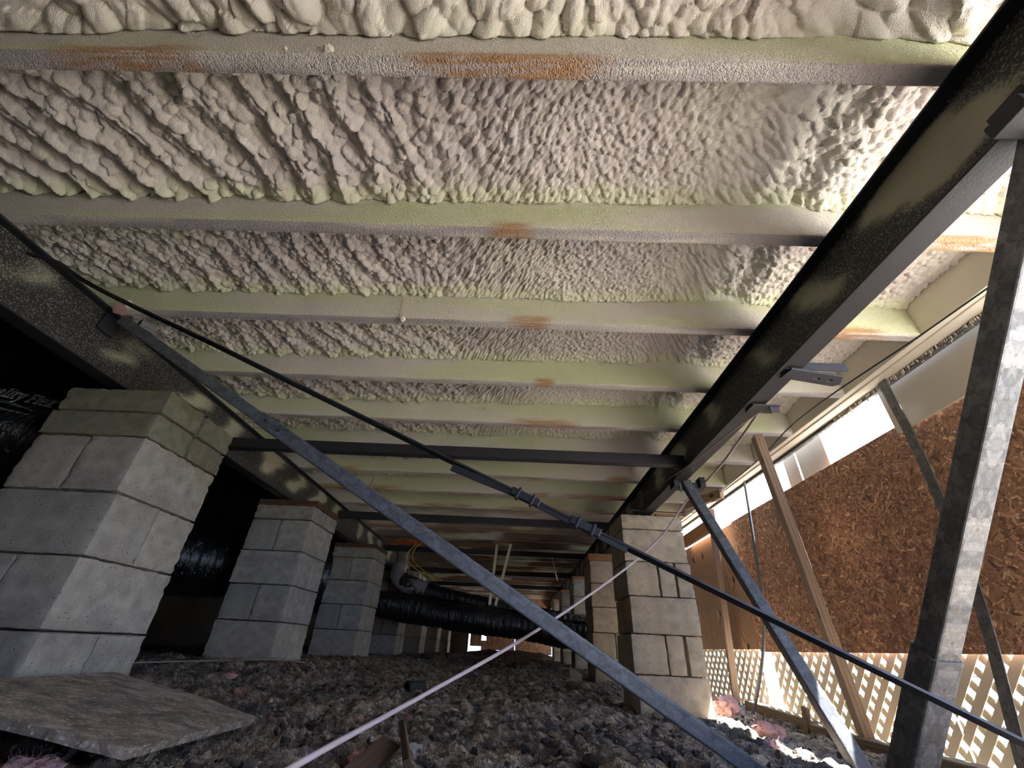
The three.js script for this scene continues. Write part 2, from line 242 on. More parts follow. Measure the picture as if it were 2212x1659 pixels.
function joistGeo(k) {
  const z0 = JZ - k * JS, dx = k < 6 ? 0.008 : 0.02, nx = Math.round((XR - XL) / dx), prof = [];
  for (let i = 0; i <= 20; i++) prof.push([JB + 0.232 - (0.226 * i) / 20, 0, 0]);           // near face, downwards
  for (let i = 1; i <= 3; i++) { const a = (i / 3) * Math.PI / 2; prof.push([JB + 0.006 - 0.006 * Math.sin(a), 0.006 - 0.006 * Math.cos(a), 1]); }
  for (let i = 1; i <= 5; i++) prof.push([JB, 0.006 + ((JT - 0.012) * i) / 5, 2]);
  for (let i = 1; i <= 3; i++) { const a = (i / 3) * Math.PI / 2; prof.push([JB + 0.006 - 0.006 * Math.cos(a), JT - 0.006 + 0.006 * Math.sin(a), 2]); }
  for (let i = 1; i <= 7; i++) prof.push([JB + 0.006 + (0.226 * i) / 7, JT, 3]);
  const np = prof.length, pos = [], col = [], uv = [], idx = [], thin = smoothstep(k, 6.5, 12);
  for (let i = 0; i <= nx; i++) { const x = lerp(XL, XR, i / nx), sag = 0.004 * (fbm(x * 1.4, k * 3.3, 11, 2) - 0.5); let s = 0, py = 0, pz = 0;
    for (let j = 0; j < np; j++) {
      const [y, d, f] = prof[j]; if (j) s += Math.hypot(y - py, d - pz); py = y; pz = d;
      const n = 0.0016 * (fbm(x * 60, s * 60, 12 + k, 2) - 0.5), coat = 0.007 * Math.max(0, fbm(x * 8, s * 16 + k, 13, 3) - 0.45) * (f === 0 ? 1 : 0.6);
      pos.push(x, y + sag - (f >= 1 && f <= 2 ? coat + n : 0), z0 - d + (f < 1 ? n + coat : f === 3 ? -n - coat : 0)); uv.push(x, s);
      const up = (y - JB) / 0.14, warm = bare[k] ? clamp(bare[k].reduce((m, [c, w]) => Math.max(m, 1.25 - ((x - c) / w) ** 2 + 0.9 * (fbm(x * 9, s * 30, 16 + k, 2) - 0.5)), 0), 0, 1) : smoothstep(fbm(x * 1.5 + k * 7.7, 1.2 + k, 15, 3) + 0.10 * (fbm(x * 14, s * 60, 16, 2) - 0.5), 0.54, 0.66), gr = fbm(x * 13, s * 170, 17 + k, 4);
      let c;
      if (f < 1) { c = mixc(greenish, cream, smoothstep(fbm(x * 1.2, s * 6 + k * 2, 18, 3), 0.36, 0.66)); c = mixc(c, bareWood, 0.85 * warm * smoothstep(0.036 - (y - JB) + 0.03 * (gr - 0.5), 0, 0.02)); }
      else { c = mixc(greySt, cream, smoothstep(fbm(x * 2.6, s * 30 + k, 19, 3), 0.4, 0.65) * 0.8); c = mixc(c, bareWood, warm * smoothstep(gr, 0.22, 0.62) * 0.9); }
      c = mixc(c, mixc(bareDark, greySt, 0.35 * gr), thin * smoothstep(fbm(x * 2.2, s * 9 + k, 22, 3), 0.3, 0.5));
      col.push(...c);
      if (i < nx && j < np - 1) { const o = i * np + j, q = o + np; idx.push(o, o + 1, q, q, o + 1, q + 1); }
    } }
  const g = new THREE.BufferGeometry(); g.setAttribute('position', new THREE.Float32BufferAttribute(pos, 3)); g.setAttribute('color', new THREE.Float32BufferAttribute(col, 3)); g.setAttribute('uv', new THREE.Float32BufferAttribute(uv, 2)); g.setIndex(idx); g.computeVertexNormals(); return g;
}
const nth = ['first', 'second', 'third', 'fourth', 'fifth', 'sixth', 'seventh', 'eighth', 'ninth', 'tenth', 'eleventh', 'twelfth', 'thirteenth', 'fourteenth', 'fifteenth', 'sixteenth', 'seventeenth', 'eighteenth', 'nineteenth', 'twentieth', 'twenty-first', 'twenty-second', 'twenty-third', 'twenty-fourth', 'twenty-fifth', 'twenty-sixth', 'twenty-seventh', 'twenty-eighth'];
for (let k = KMIN; k <= KMAX; k++) {
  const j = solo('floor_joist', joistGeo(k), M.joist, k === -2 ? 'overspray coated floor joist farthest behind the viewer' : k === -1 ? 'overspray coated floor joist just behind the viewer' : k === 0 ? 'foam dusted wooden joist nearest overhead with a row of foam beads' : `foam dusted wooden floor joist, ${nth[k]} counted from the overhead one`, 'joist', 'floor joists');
}
for (let k = KMIN; k < KMAX; k++) {
  const step = k < -1 ? 0.02 : k < 3 ? 0.0034 : k < 6 ? 0.005 : 0.011;
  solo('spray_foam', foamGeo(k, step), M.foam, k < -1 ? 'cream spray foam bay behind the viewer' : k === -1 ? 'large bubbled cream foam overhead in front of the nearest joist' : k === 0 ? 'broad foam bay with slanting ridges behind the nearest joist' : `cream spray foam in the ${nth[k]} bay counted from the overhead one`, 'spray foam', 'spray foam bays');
}

// ---------------------------------------------------------------- long steel chassis beams and cross members
function beam(label, x, yb, mWeb) {
  const t = thing('steel_beam', label, 'beam', [x, 0, 0]), z0 = 0.9, z1 = -11.4, L = z0 - z1, zc = (z0 + z1) / 2, h = JB - yb;
  const w = new THREE.BoxGeometry(0.006, h - 0.012, L), p = w.attributes.position, uv = []; for (let i = 0; i < p.count; i++) uv.push(-(p.getZ(i) + zc) / 4, (p.getY(i) + h / 2) / h); w.setAttribute('uv', new THREE.Float32BufferAttribute(uv, 2));
  part('web', w, mWeb, t).position.set(0, yb + h / 2, zc);
  part('top_flange', rbox(0.07, 0.008, L, 0.002), M.steelDull, t).position.set(0, JB - 0.0045, zc);
  part('bottom_flange', rbox(0.07, 0.008, L, 0.002), M.flange, t).position.set(0, yb + 0.004, zc);
  return t;
}
beam('black steel beam flecked with foam above the pale block pier', 0.87, 1.085, M.beamR);
beam('black steel beam flecked with foam above the row of grey piers', -1.585, 1.073, M.beamL);
function crossMember(label, z, y0, y1) {
  const t = thing('cross_member', label, 'steel crossbar', [0, 0, 0], 'steel cross members'), h = y1 - y0;
  const c = part('channel', rbox(2.44, h, 0.006, 0.002), M.steelDull, t); c.position.set(-0.357, (y0 + y1) / 2, z);
  part('flange', rbox(2.44, 0.006, 0.045, 0.002), M.flange, t).position.set(-0.357, y0 + 0.003, z - 0.024);
  part('flange', rbox(2.44, 0.006, 0.045, 0.002), M.steelDull, t).position.set(-0.357, y1 - 0.003, z - 0.024);
}
crossMember('black steel crossbar nearest, between the two long beams', -2.05, 1.123, 1.178);
crossMember('black steel crossbar second in depth between the long beams', -3.69, 1.185, 1.242);
crossMember('black steel crossbar third in depth, above the black ducts', -5.2, 1.2, 1.258);
crossMember('dark steel crossbar fourth in depth, behind the hanging straps', -6.7, 1.19, 1.25);
crossMember('dark steel crossbar farthest back near the end wall', -8.2, 1.19, 1.25);

// ---------------------------------------------------------------- ground
const GP = [[-1.5, -1.4, .07], [-1.55, -3, .15], [-1.55, -4.4, .15], [-1.5, -6, .15], [-1.4, -8, .16], [.88, -2.9, .005], [.85, -4.4, .065], [.85, -5.8, .12], [1.3, -2.9, .0], [1.3, -2, -.02], [1.1, -1.5, -.02], [0, -1, 0], [-.5, -1.4, .03], [0, -2.5, .05], [-.5, -2.5, .075], [0, -4, .11], [0, -6, .14], [0, -9, .14], [1.4, -3.6, .02], [1.45, -5, .05], [0, -11, .1], [.3, -1.6, 0], [1.4, .5, -.02], [-1, 0, .02], [-3, -3, .12], [-3, 0, .08], [1.5, -9, .1]];
function groundY(x, z) { let a = 0, w = 0; for (const [px, pz, h] of GP) { const d = (x - px) ** 2 + (z - pz) ** 2 * 0.8, q = 1 / (d * d + 0.02); a += q * h; w += q; } return a / w; }
const gDark = lin('#655f5b'), gMid = lin('#a89e95'), gTan = lin('#cbbca4'), gGrey = lin('#d2cdc8');
{
  const axis = (segs) => { const a = []; for (const [p, q, n] of segs) for (let i = 0; i < n; i++) a.push(lerp(p, q, i / n)); a.push(segs.at(-1)[1]); return a; };
  const xs = axis([[-4.3, -2.2, 50], [-2.2, 1.5, 330], [1.5, 1.62, 10]]), zs = axis([[1.0, -0.8, 50], [-0.8, -3.6, 290], [-3.6, -6, 110], [-6, -11.4, 70]]), nx = xs.length, pos = [], col = [], uv = [], idx = [];
  zs.forEach((z, j) => xs.forEach((x, i) => {
    const c1 = worley(x * 17 + 0.8 * fbm(x * 9, z * 9, 201), z * 17, 202), c2 = worley(x * 42, z * 42, 203), c3 = worley(x * 8, z * 8, 208), lump = fbm(x * 6, z * 6, 204, 4);
    let y = groundY(x, z) + 0.05 * (lump - 0.5) + 0.020 * Math.max(0, 0.7 - c1[0]) * (c1[2] > 0.35 ? 1.4 : 0.2) + 0.012 * Math.max(0, 0.7 - c2[0]) * c2[2] + 0.022 * Math.max(0, 0.5 - c3[0]) * (c3[2] > 0.6 ? 1.6 : 0) + 0.008 * (hash(i, j, 205) - 0.5);
    pos.push(x, y, z); uv.push(x, z);
    const wet = smoothstep(fbm(x * 1.3, z * 1.3, 206, 3) + 0.12 * smoothstep(x, 0.2, -0.6), 0.42, 0.6);
    let c = mixc(gDark, gMid, smoothstep(fbm(x * 7, z * 7, 207, 4), 0.34, 0.66)); c = mixc(c, gTan, 0.75 * smoothstep(0.45 - c1[0], 0, 0.25) * (c1[2] > 0.55 ? 1 : 0.12) * wet); c = mixc(c, gGrey, 0.7 * smoothstep(0.4 - c2[0], 0, 0.2) * (c2[2] > 0.55 ? 1 : 0)); c = mixc(c, gGrey, 0.55 * smoothstep(x, 0.95, 1.15) * smoothstep(fbm(x * 18, z * 18, 209, 3), 0.3, 0.6));
    col.push(...c); if (i < nx - 1 && j < zs.length - 1) { const o = j * nx + i; idx.push(o, o + 1, o + nx, o + 1, o + nx + 1, o + nx); }
  }));
  const g = new THREE.BufferGeometry(); g.setAttribute('position', new THREE.Float32BufferAttribute(pos, 3)); g.setAttribute('color', new THREE.Float32BufferAttribute(col, 3)); g.setAttribute('uv', new THREE.Float32BufferAttribute(uv, 2)); g.setIndex(idx); g.computeVertexNormals(); struct('floor', g, M.dirt);
}
struct('ground_outside', box(60, 0.3, 60), M.outside).position.set(0, -0.24, -5);
const clodGeos = [];
for (let v = 0; v < 6; v++) { const g = new THREE.IcosahedronGeometry(1, v < 3 ? 2 : 1), p = g.attributes.position; for (let i = 0; i < p.count; i++) { const a = V(p.getX(i), p.getY(i), p.getZ(i)), n = 0.55 + 0.75 * fbm(a.x * 1.7 + v * 9, a.y * 1.7 + a.z * 1.3 + v * 5, 220 + v, 3) + 0.25 * (fbm(a.x * 5, a.y * 5 + a.z * 4, 230 + v, 2) - 0.5); p.setXYZ(i, a.x * n, a.y * n * 0.8, a.z * n); } g.computeVertexNormals(); clodGeos.push(g); }
const crumbGeos = [];
for (let v = 0; v < 3; v++) { const g = new THREE.IcosahedronGeometry(1, 1), p = g.attributes.position; for (let i = 0; i < p.count; i++) { const a = V(p.getX(i), p.getY(i), p.getZ(i)), n = 0.35 + 1.0 * hash(Math.round(a.x * 90), Math.round(a.y * 90) + 1000 * Math.round(a.z * 90), 400 + v); p.setXYZ(i, a.x * n, a.y * n * 0.8, a.z * n); } g.computeVertexNormals(); crumbGeos.push(g); }
function scatter(name, label, category, n, place, cols, geo) {
  const im = new THREE.InstancedMesh(geo, M.clod, n), o = new THREE.Object3D(), c = new THREE.Color();
  for (let i = 0; i < n; i++) { const [x, z, s] = place(); o.position.set(x, groundY(x, z) + 0.05 * (fbm(x * 6, z * 6, 204, 4) - 0.5) + s * 0.35 + 0.004, z); o.rotation.set(rnd() * 6, rnd() * 6, rnd() * 6); o.scale.set(s * rr(0.7, 1.4), s * rr(0.5, 1), s * rr(0.7, 1.4)); o.updateMatrix(); im.setMatrixAt(i, o.matrix); const t = rr(0.65, 1.25), h = lin(cols[Math.floor(rnd() * cols.length)]); im.setColorAt(i, c.setRGB(h[0] * t, h[1] * t, h[2] * t)); }
  im.name = numbered(name); im.castShadow = im.receiveShadow = true; scene.add(im); return tag(im, label, category, null, 'stuff');
}
const nearSpot = (a, b) => () => { const z = -0.9 - 5.2 * rnd() ** 1.6, x = rr(-1.9, 1.4); return [x, z, rr(a, b) * (rnd() < 0.12 ? 1.8 : 1)]; };
scatter('dirt_clods', 'dark crumbly clods of dirt strewn over the crawl space ground', 'dirt', 8000, nearSpot(0.003, 0.0095), ['#575049', '#6d645b', '#857a6e', '#46413d'], crumbGeos[0]);
scatter('grey_crumbs', 'pale grey crumbs mixed through the dark crawl space ground', 'debris', 3600, nearSpot(0.003, 0.008), ['#b5afa9', '#cbc4bc', '#9d968f', '#8b847d'], crumbGeos[1]);
scatter('foam_crumbs', 'tan and cream foam crumbs lying over the ground', 'debris', 1300, nearSpot(0.004, 0.010), ['#a08a68', '#b8a680', '#8a7558', '#7d6a4a'], crumbGeos[2]);
scatter('insulation_bits', 'small tufts of pink insulation scattered by the grey piers', 'insulation', 800, () => { const z = rr(-1.7, -4.6), x = rr(-1.5, -0.2) - 0.15; return [x, z, rr(0.005, 0.012)]; }, ['#b8827a', '#a86c64', '#c09488'], crumbGeos[2]);
scatter('pink_crumbs', 'small pink insulation crumbs between the pale piers and lattice', 'insulation', 160, () => { const z = rr(-1.6, -4.4), x = rr(0.1, 1.4); return [x, z, rr(0.004, 0.009)]; }, ['#c39a96', '#b0827e', '#d0b4ae'], crumbGeos[1]);

// ---------------------------------------------------------------- concrete block piers
function blockGeo(w, h, d, v) {
  const g = new THREE.BoxGeometry(w, h, d, Math.round(w / 0.016), Math.round(h / 0.016), Math.round(d / 0.016)), p = g.attributes.position, hw = w / 2, hh = h / 2, hd = d / 2;
  for (let i = 0; i < p.count; i++) {
    let x = p.getX(i), y = p.getY(i), z = p.getZ(i); const ex = hw - Math.abs(x), ey = hh - Math.abs(y), ez = hd - Math.abs(z), ed = [ex, ey, ez].sort((a, b) => a - b), n = vnoise(x * 95 + v * 31 + z * 61, y * 95 + z * 43 + v * 17, 250 + v), r = ed[1] < 0.004 ? 0.0016 + 0.0055 * n * n : 0.0006 * n;
    x -= Math.sign(x) * (ex < 0.004 ? r : 0); y -= Math.sign(y) * (ey < 0.004 ? r : 0); z -= Math.sign(z) * (ez < 0.004 ? r : 0); p.setXYZ(i, x, y, z);
  }
  g.computeVertexNormals(); return boxUV(g, v * 0.37);
}
const BW = 0.397, BH = 0.195, CH = 0.095, BD = 0.1965;
const full = [0, 1, 2, 3].map((v) => blockGeo(BW, BH - 0.002, BD, v)), caps = [4, 5, 6].map((v) => blockGeo(BW, CH - 0.002, BD, v)), slim = [7, 8].map((v) => blockGeo(0.094, BH - 0.002, BW, v)), half = [9, 10].map((v) => blockGeo(BD, BH - 0.002, BW, v));
function pier(label, x, z, top, rows, mats, opt = {}) {
  const t = thing('block_pier', label, 'pier', [x, 0, z], 'concrete block piers'); t.rotation.y = opt.yaw ?? 0; let y = top; const s = opt.shift ?? 0.004;
  const put = (name, g, m, px, py, pz, ry = 0) => { const b = part(name, g, m, t); b.position.set(px + rr(-s, s) * 0.5, py, pz + rr(-s, s)); b.rotation.y = ry + rr(-0.008, 0.008); return b; };
  const mm = () => mats[Math.floor(rnd() * mats.length)];
  rows.forEach((r, i) => {
    const h = r === 'c' ? CH : BH, ox = rr(-s, s) * 1.2 + (opt.lean ?? 0) * i; y -= h; const yc = y + h / 2;
    if (r === 'c') for (const q of [0, 1]) put('cap_block', caps[(i + q) % 3], opt.capMat ?? mm(), ox + BW / 2, yc, -BD / 2 - q * (BD + 0.004));
    if (r === 'S') for (const q of [0, 1]) put('concrete_block', full[(i + q) % 4], mm(), ox + BW / 2, yc, -BD / 2 - q * (BD + 0.004), q ? Math.PI : 0);
    if (r === 'D') for (const q of [0, 1]) put('concrete_block', half[q], mm(), ox + BD / 2 + q * (BD + 0.004), yc, -BW / 2);
    if (r === 'G') { put('concrete_block', half[0], mm(), ox + BD / 2 - 0.004, yc, -BW / 2); const m = mm(), b = put('concrete_block', slim[0], m, ox + BD + 0.049, yc, -BW / 2), c = part('concrete_block_half', slim[1], m, t); c.position.set(ox + BD + 0.157, yc, -BW / 2); part('block_web', box(0.02, BH - 0.004, BW - 0.05), m, t).position.set(ox + BD + 0.103, yc, -BW / 2 - 0.01); }
  });
  if (opt.plate) { const [th, m] = opt.plate; part('wood_plate', board(BW + 0.01 - (opt.inset ?? 0), BW - 0.02 - (opt.inset ?? 0), th, 0.003), m, t).rotation.x = Math.PI / 2; t.children.at(-1).position.set(BW / 2, top + th / 2, -BW / 2); }
  return t;
}
const p1 = pier('pale block pier with grooved end blocks beside the wood-chip board wall', 0.686, -2.79, 1.068, ['c', 'S', 'G', 'S', 'G', 'S', 'S'], M.block);
for (const [x, z, w] of [[0.06, -0.33, 0.13], [0.31, -0.05, 0.15]]) { const s = part('wood_shim', board(w, 0.09, 0.014, 0.002), M.woodPale, p1); s.rotation.x = Math.PI / 2; s.position.set(x, 1.075, z); }
pier('large grey block pier nearest the camera with two mossy cap courses', -1.698, -1.327, 1.04, ['c', 'c', 'D', 'S', 'D', 'S', 'S'], M.blockOld, { capMat: M.capMoss, plate: [0.03, M.rubber], inset: 0.12, shift: 0.006 });
pier('grey block pier with thin brown plate, second of the grey row', -1.757, -2.808, 1.034, ['c', 'D', 'S', 'D', 'S', 'S'], M.blockOld, { plate: [0.038, M.woodDark], yaw: -0.014, lean: -0.001 });
pier('grey block pier, third of the grey row, beside the foil elbow', -1.737, -4.19, 1.037, ['c', 'D', 'S', 'D', 'S', 'S'], M.blockOld, { plate: [0.035, M.woodDark], yaw: -0.03 });
['fourth of the grey row, below the long black duct', 'fifth of the grey row, in shade', 'sixth of the grey row, deep in shade', 'last visible of the grey row near the end wall'].forEach((s, i) => pier('dim block pier, ' + s, -1.735 + 0.01 * i, -5.6 - 1.43 * i, 1.037, ['c', 'D', 'S', 'D', 'S', 'S'], M.blockOld, { plate: [0.035, M.woodDark] }));
pier('pale block pier with thick wood plate just behind the grooved pier', 0.692, -4.2, 1.02, ['S', 'S', 'S', 'D', 'S', 'S'], M.block, { plate: [0.062, M.woodPale] });
pier('pale grey block pier third back on the lattice side', 0.715, -5.65, 1.05, ['S', 'D', 'S', 'D', 'S', 'S'], M.blockOld, { plate: [0.034, M.woodPale] });
['fourth back on the lattice side', 'fifth back on the lattice side'].forEach((s, i) => pier('dim block pier ' + s, 0.72, -7.1 - 1.45 * i, 1.05, ['S', 'D', 'S', 'D', 'S', 'S'], M.blockOld, { plate: [0.034, M.woodPale] }));

// ---------------------------------------------------------------- outer wall on the lattice side
const WX = 1.55;
{ // rim of the floor, and the siding above it outside
  struct('trim_1', board(12.3, 0.234, 0.04), M.cream).rotation.set(0, Math.PI / 2, 0); scene.children.at(-1).position.set(1.452, JB + 0.117, -5.25);
  const soffit = struct('trim_2', rbox(0.085, 0.012, 12.3, 0.003), M.cream); soffit.position.set(1.502, JB + 0.004, -5.25); soffit.rotation.z = 0.10;
  struct('trim_3', rbox(0.012, 0.045, 12.3, 0.002), M.steelDull).position.set(WX - 0.014, JB + 0.01, -5.25);
  struct('trim_4', rbox(0.02, 0.01, 12.3, 0.002), M.galv).position.set(WX - 0.02, JB - 0.014, -5.25);
  struct('wall_right', box(0.05, 2.4, 12.3), M.siding).position.set(WX + 0.02, JB + 1.33, -5.25);
}
function panel(name, label, cat, z0, z1, y0, y1, mat, x, dip = 0) {
  const m = solo(name, boxUV(new RoundedBoxGeometry(0.012, y1 - y0, Math.abs(z1 - z0), 2, 0.002), z0), mat, label, cat); m.position.set(x, (y0 + y1) / 2, (z0 + z1) / 2); m.rotation.x = dip; return m;
}
const osb = panel('skirting_board', 'large reddish wood-chip board closing the wall above the lattice', 'board', -0.85, -3.14, 0.334, 1.138, M.osb, WX + 0.03);
const plyP = panel('skirting_board', 'knotty plywood board beyond the wood-chip board, behind the pale pier', 'board', -3.142, -5.4, 0.347, 1.13, M.ply, WX + 0.034);
panel('skirting_board', 'plywood board at the dim far end of the lattice wall', 'board', -5.42, -11.2, 0.345, 1.3, M.ply, WX + 0.006);
panel('vinyl_strip', 'beige vinyl strip covering the slot above the wood-chip board', 'siding', -0.85, -1.56, 1.10, 1.298, M.vinyl, WX + 0.012);
{ const t = thing('vinyl_siding', 'ribbed beige vinyl panel standing outside the open slot', 'siding', [WX + 0.075, 1.2, -2.235]); for (let i = 0; i < 3; i++) part('vinyl_rib', rbox(0.012, 0.42, 0.118, 0.004), M.vinyl, t).position.set(i % 2 ? 0.006 : 0, 0, (i - 1) * 0.124); }
{ const im = new THREE.InstancedMesh(clodGeos[2], M.cream, 90), o = new THREE.Object3D(); for (let i = 0; i < 90; i++) { o.position.set(1.522 + rr(-0.004, 0.004), JB - 0.004 - rr(0, 0.008), -1.05 - i * 0.0085); o.scale.set(0.004, rr(0.006, 0.02), 0.0032); o.updateMatrix(); im.setMatrixAt(i, o.matrix); } im.name = 'foam_fringe'; scene.add(im); tag(im, 'fringe of small cream foam fingers along the dark rail', 'spray foam', null, 'stuff'); }
for (const [pn, n, zz] of [[osb, 240, [-0.9, -3.1]], [plyP, 40, [-3.2, -4.2]]]) { // drops of foam stuck on the boards
  const im = new THREE.InstancedMesh(clodGeos[5], M.cream, n), o = new THREE.Object3D(); for (let i = 0; i < n; i++) { const s = rr(0.0012, 0.003) * (rnd() < 0.06 ? 2 : 1), up = 1 - rnd() ** 1.7 * 0.95; o.position.set(-0.0065, lerp(0.36, 1.11, up) - (pn === osb ? 0.736 : 0.7385), lerp(...zz, pn === osb ? 1 - rnd() ** 1.4 : rnd()) - (pn === osb ? -1.995 : -4.271)); o.scale.set(s * 0.7, s * rr(0.8, 2), s); o.rotation.set(rnd() * 3, 0, 0); o.updateMatrix(); im.setMatrixAt(i, o.matrix); } im.name = 'foam_drops'; im.userData.kind = 'stuff'; pn.add(im);
}
// lattice: two layers of crossing strips, cut to the panel's outline
function lattice(label, x, z0, z1, y0, y1, skew = 0) {
  const t = thing('lattice_panel', label, 'lattice', [x, 0, 0], 'lattice panels'), P = 0.08, w = 0.030, W = Math.abs(z1 - z0), H = y1 - y0, geos = new Map(), zl = Math.min(z0, z1);
  const clip = (poly, a, b, c) => { const out = []; poly.forEach((p, i) => { const q = poly[(i + 1) % poly.length], d = a * p[0] + b * p[1] - c, e = a * q[0] + b * q[1] - c; if (d <= 0) out.push(p); if ((d < 0 && e > 0) || (d > 0 && e < 0)) { const s = d / (d - e); out.push([lerp(p[0], q[0], s), lerp(p[1], q[1], s)]); } }); return out; };
  for (const dir of [1, -1]) for (let s = -Math.ceil(H / P) - 1; s * P < W + H; s++) {
    const hw = w * Math.SQRT1_2, u0 = s * P; let poly = dir > 0 ? [[u0 - hw, -0.2], [u0 + hw, -0.2], [u0 + hw + H + 0.4, H + 0.2], [u0 - hw + H + 0.4, H + 0.2]] : [[u0 - hw, H + 0.2], [u0 - hw + H + 0.4, -0.2], [u0 + hw + H + 0.4, -0.2], [u0 + hw, H + 0.2]];
    if (dir > 0) poly = poly.map(([a, b]) => [a - 0.2, b]); else poly = poly.map(([a, b]) => [a - 0.2, b]);
    for (const [a, b, c] of [[-1, skew, 0], [1, 0, W], [0, -1, 0], [0, 1, H]]) if (poly.length) poly = clip(poly, a, b, c);
    if (poly.length < 3) continue;
    const sh = new THREE.Shape(poly.map(([a, b]) => new THREE.Vector2(a, b))), g = new THREE.ExtrudeGeometry(sh, { depth: 0.005, bevelEnabled: false }); g.rotateY(-Math.PI / 2);
    const m = part('lattice_strip', g, M.lattice, t); m.position.set(dir > 0 ? 0 : 0.0045, y0, zl); m.geometry.scale(1, 1, 1);
  }
  const cap = part('lattice_rail', rbox(0.012, 0.03, W, 0.002), M.lattice, t); cap.position.set(0, y1 + 0.012, zl + W / 2); return t;
}
lattice('cream lattice panel under the wood-chip board, nearest the camera', WX + 0.054, 0.02, -1.9, 0.0, 0.36);
lattice('cream lattice panel between the leaning post and the lattice gap', WX + 0.054, -1.905, -3.06, 0.0, 0.36);
lattice('slanted cream lattice panel beyond the gap, behind the pale pier', WX + 0.056, -3.22, -4.9, 0.03, 0.36, 0.9);
lattice('cream lattice panel at the dim far end of the wall', WX + 0.056, -4.95, -6.4, 0.03, 0.36);
// ground timbers under the lattice
for (const [a, b, l, m] of [[[1.50, 0.012, -2.62], [1.50, 0.035, -3.28], 'short weathered ground timber by the lattice gap', M.woodGrey], [[1.475, -0.005, -1.95], [1.485, 0.0, -2.6], 'weathered ground timber carrying the leaning wooden post', M.woodGrey], [[1.45, 0.0, -0.9], [1.468, 0.0, -1.93], 'weathered ground timber behind the galvanized post', M.woodGrey]]) { const g = solo('ground_timber', board(len3(a, b), 0.075, 0.07, 0.006, a[2]), m, l, 'timber', 'ground timbers'); alongX(g, a, b); }
{ const s = solo('wooden_stake', board(0.16, 0.04, 0.02), M.woodGrey, 'short wooden stake against the ground timber', 'stake'); alongX(s, [1.452, -0.03, -2.63], [1.46, 0.075, -2.61]); }
// props
function stick(name, label, cat, a, b, w, t, mat, roll = 0, group) { const m = solo(name, board(len3(a, b), w, t, 0.003, a[0] * 3), mat, label, cat, group); return alongX(m, a, b, roll); }
stick('wooden_post', 'leaning wooden two-by-four in front of the wood-chip board', 'post', [1.268, 1.30, -2.035], [1.492, 0.035, -2.262], 0.089, 0.04, M.wood, 0.35, 'wooden posts');
stick('wooden_post', 'upright wooden two-by-four at the seam of the plywood board', 'post', [1.475, 1.245, -3.20], [1.468, 0.02, -3.40], 0.089, 0.04, M.wood, 0.3, 'wooden posts');
stick('wooden_blocking', 'short horizontal two-by-four across the open slot by the pier', 'lumber', [1.515, 1.165, -3.28], [1.515, 1.16, -3.95], 0.089, 0.038, M.woodPale);
stick('roof_block', 'short brown lumber end under the floor beside the pale pier', 'lumber', [1.30, 1.27, -3.2], [1.44, 1.27, -2.9], 0.06, 0.038, M.wood);

// ---------------------------------------------------------------- steel braces
function brace(label, a, b, w1, w2, split, mat1, mat2, roll, cat = 'brace') {
  const t = thing('steel_brace', label, cat, [0, 0, 0]), at = (s) => V(...a).lerp(V(...b), s).toArray();
  alongX(part('inner_tube', hollow(len3(a, at(split + 0.08)), w1, w1, 0.003), mat1, t), a, at(split + 0.08), roll);
  alongX(part('outer_sleeve', hollow(len3(at(split), b), w2, w2, 0.003), mat2, t), at(split), b, roll);
  return t;
}
const diag = brace('long grey galvanized diagonal tube crossing from the dark beam to the ground', [-1.515, 1.262, -1.20], [0.80, -0.04, -1.56], 0.038, 0.046, 0.262, M.galvGrey, M.galvDark, 0.12);
{ const a = V(-1.515, 1.262, -1.20), b = V(0.80, -0.04, -1.56), d = b.clone().sub(a), n = V(0.05, 0.06, 0.997).normalize(); for (const s of [0.275, 0.297]) { const g = new THREE.CylinderGeometry(0.0065, 0.0072, 0.008, 6), m = part('bolt', g, M.steel, diag); m.position.copy(a.clone().addScaledVector(d, s).addScaledVector(n, 0.025)); m.quaternion.setFromUnitVectors(V(0, 1, 0), n); } }
{ const t = thing('tube_bracket', 'black bracket with a square tube stub on the dark beam', 'bracket', [-1.55, 1.2, -1.2]); const p = part('plate', rbox(0.006, 0.075, 0.07, 0.002), M.steelDull, t); p.position.set(-0.022, 0.05, -0.01); const s = part('tube_stub', hollow(0.05, 0.042, 0.042, 0.004), M.galv, t); s.rotation.y = Math.PI / 2 - 0.5; s.position.set(0.045, 0.095, -0.075); }
brace('leaning galvanized post with a sleeve nearest the camera on the lattice side', [0.885, 1.078, -0.36], [0.862, -0.03, -1.31], 0.05, 0.058, 0.69, M.galv, M.galv, 0.03, 'post');
brace('dark square steel strut leaning from the beam clamp to the sunlit ground', [0.905, 1.08, -2.19], [1.165, -0.03, -1.82], 0.046, 0.05, 0.8, M.galvGrey, M.galvDark, 0.7, 'strut');
{ const c = thing('beam_clamp', 'black steel clamp gripping the beam above the dark strut', 'clamp', [0.92, 1.07, -2.2]); part('clamp_bar', rbox(0.17, 0.035, 0.045, 0.003), M.steelDull, c).position.set(0.0, 0.0, -0.02); for (const x of [-0.07, 0.07]) part('clamp_jaw', rbox(0.03, 0.055, 0.06, 0.003), M.steelDull, c).position.set(x, 0.012, 0.0); const b = part('bolt', new THREE.CylinderGeometry(0.006, 0.006, 0.05, 8), M.galv, c); b.position.set(-0.05, -0.02, 0.02); }
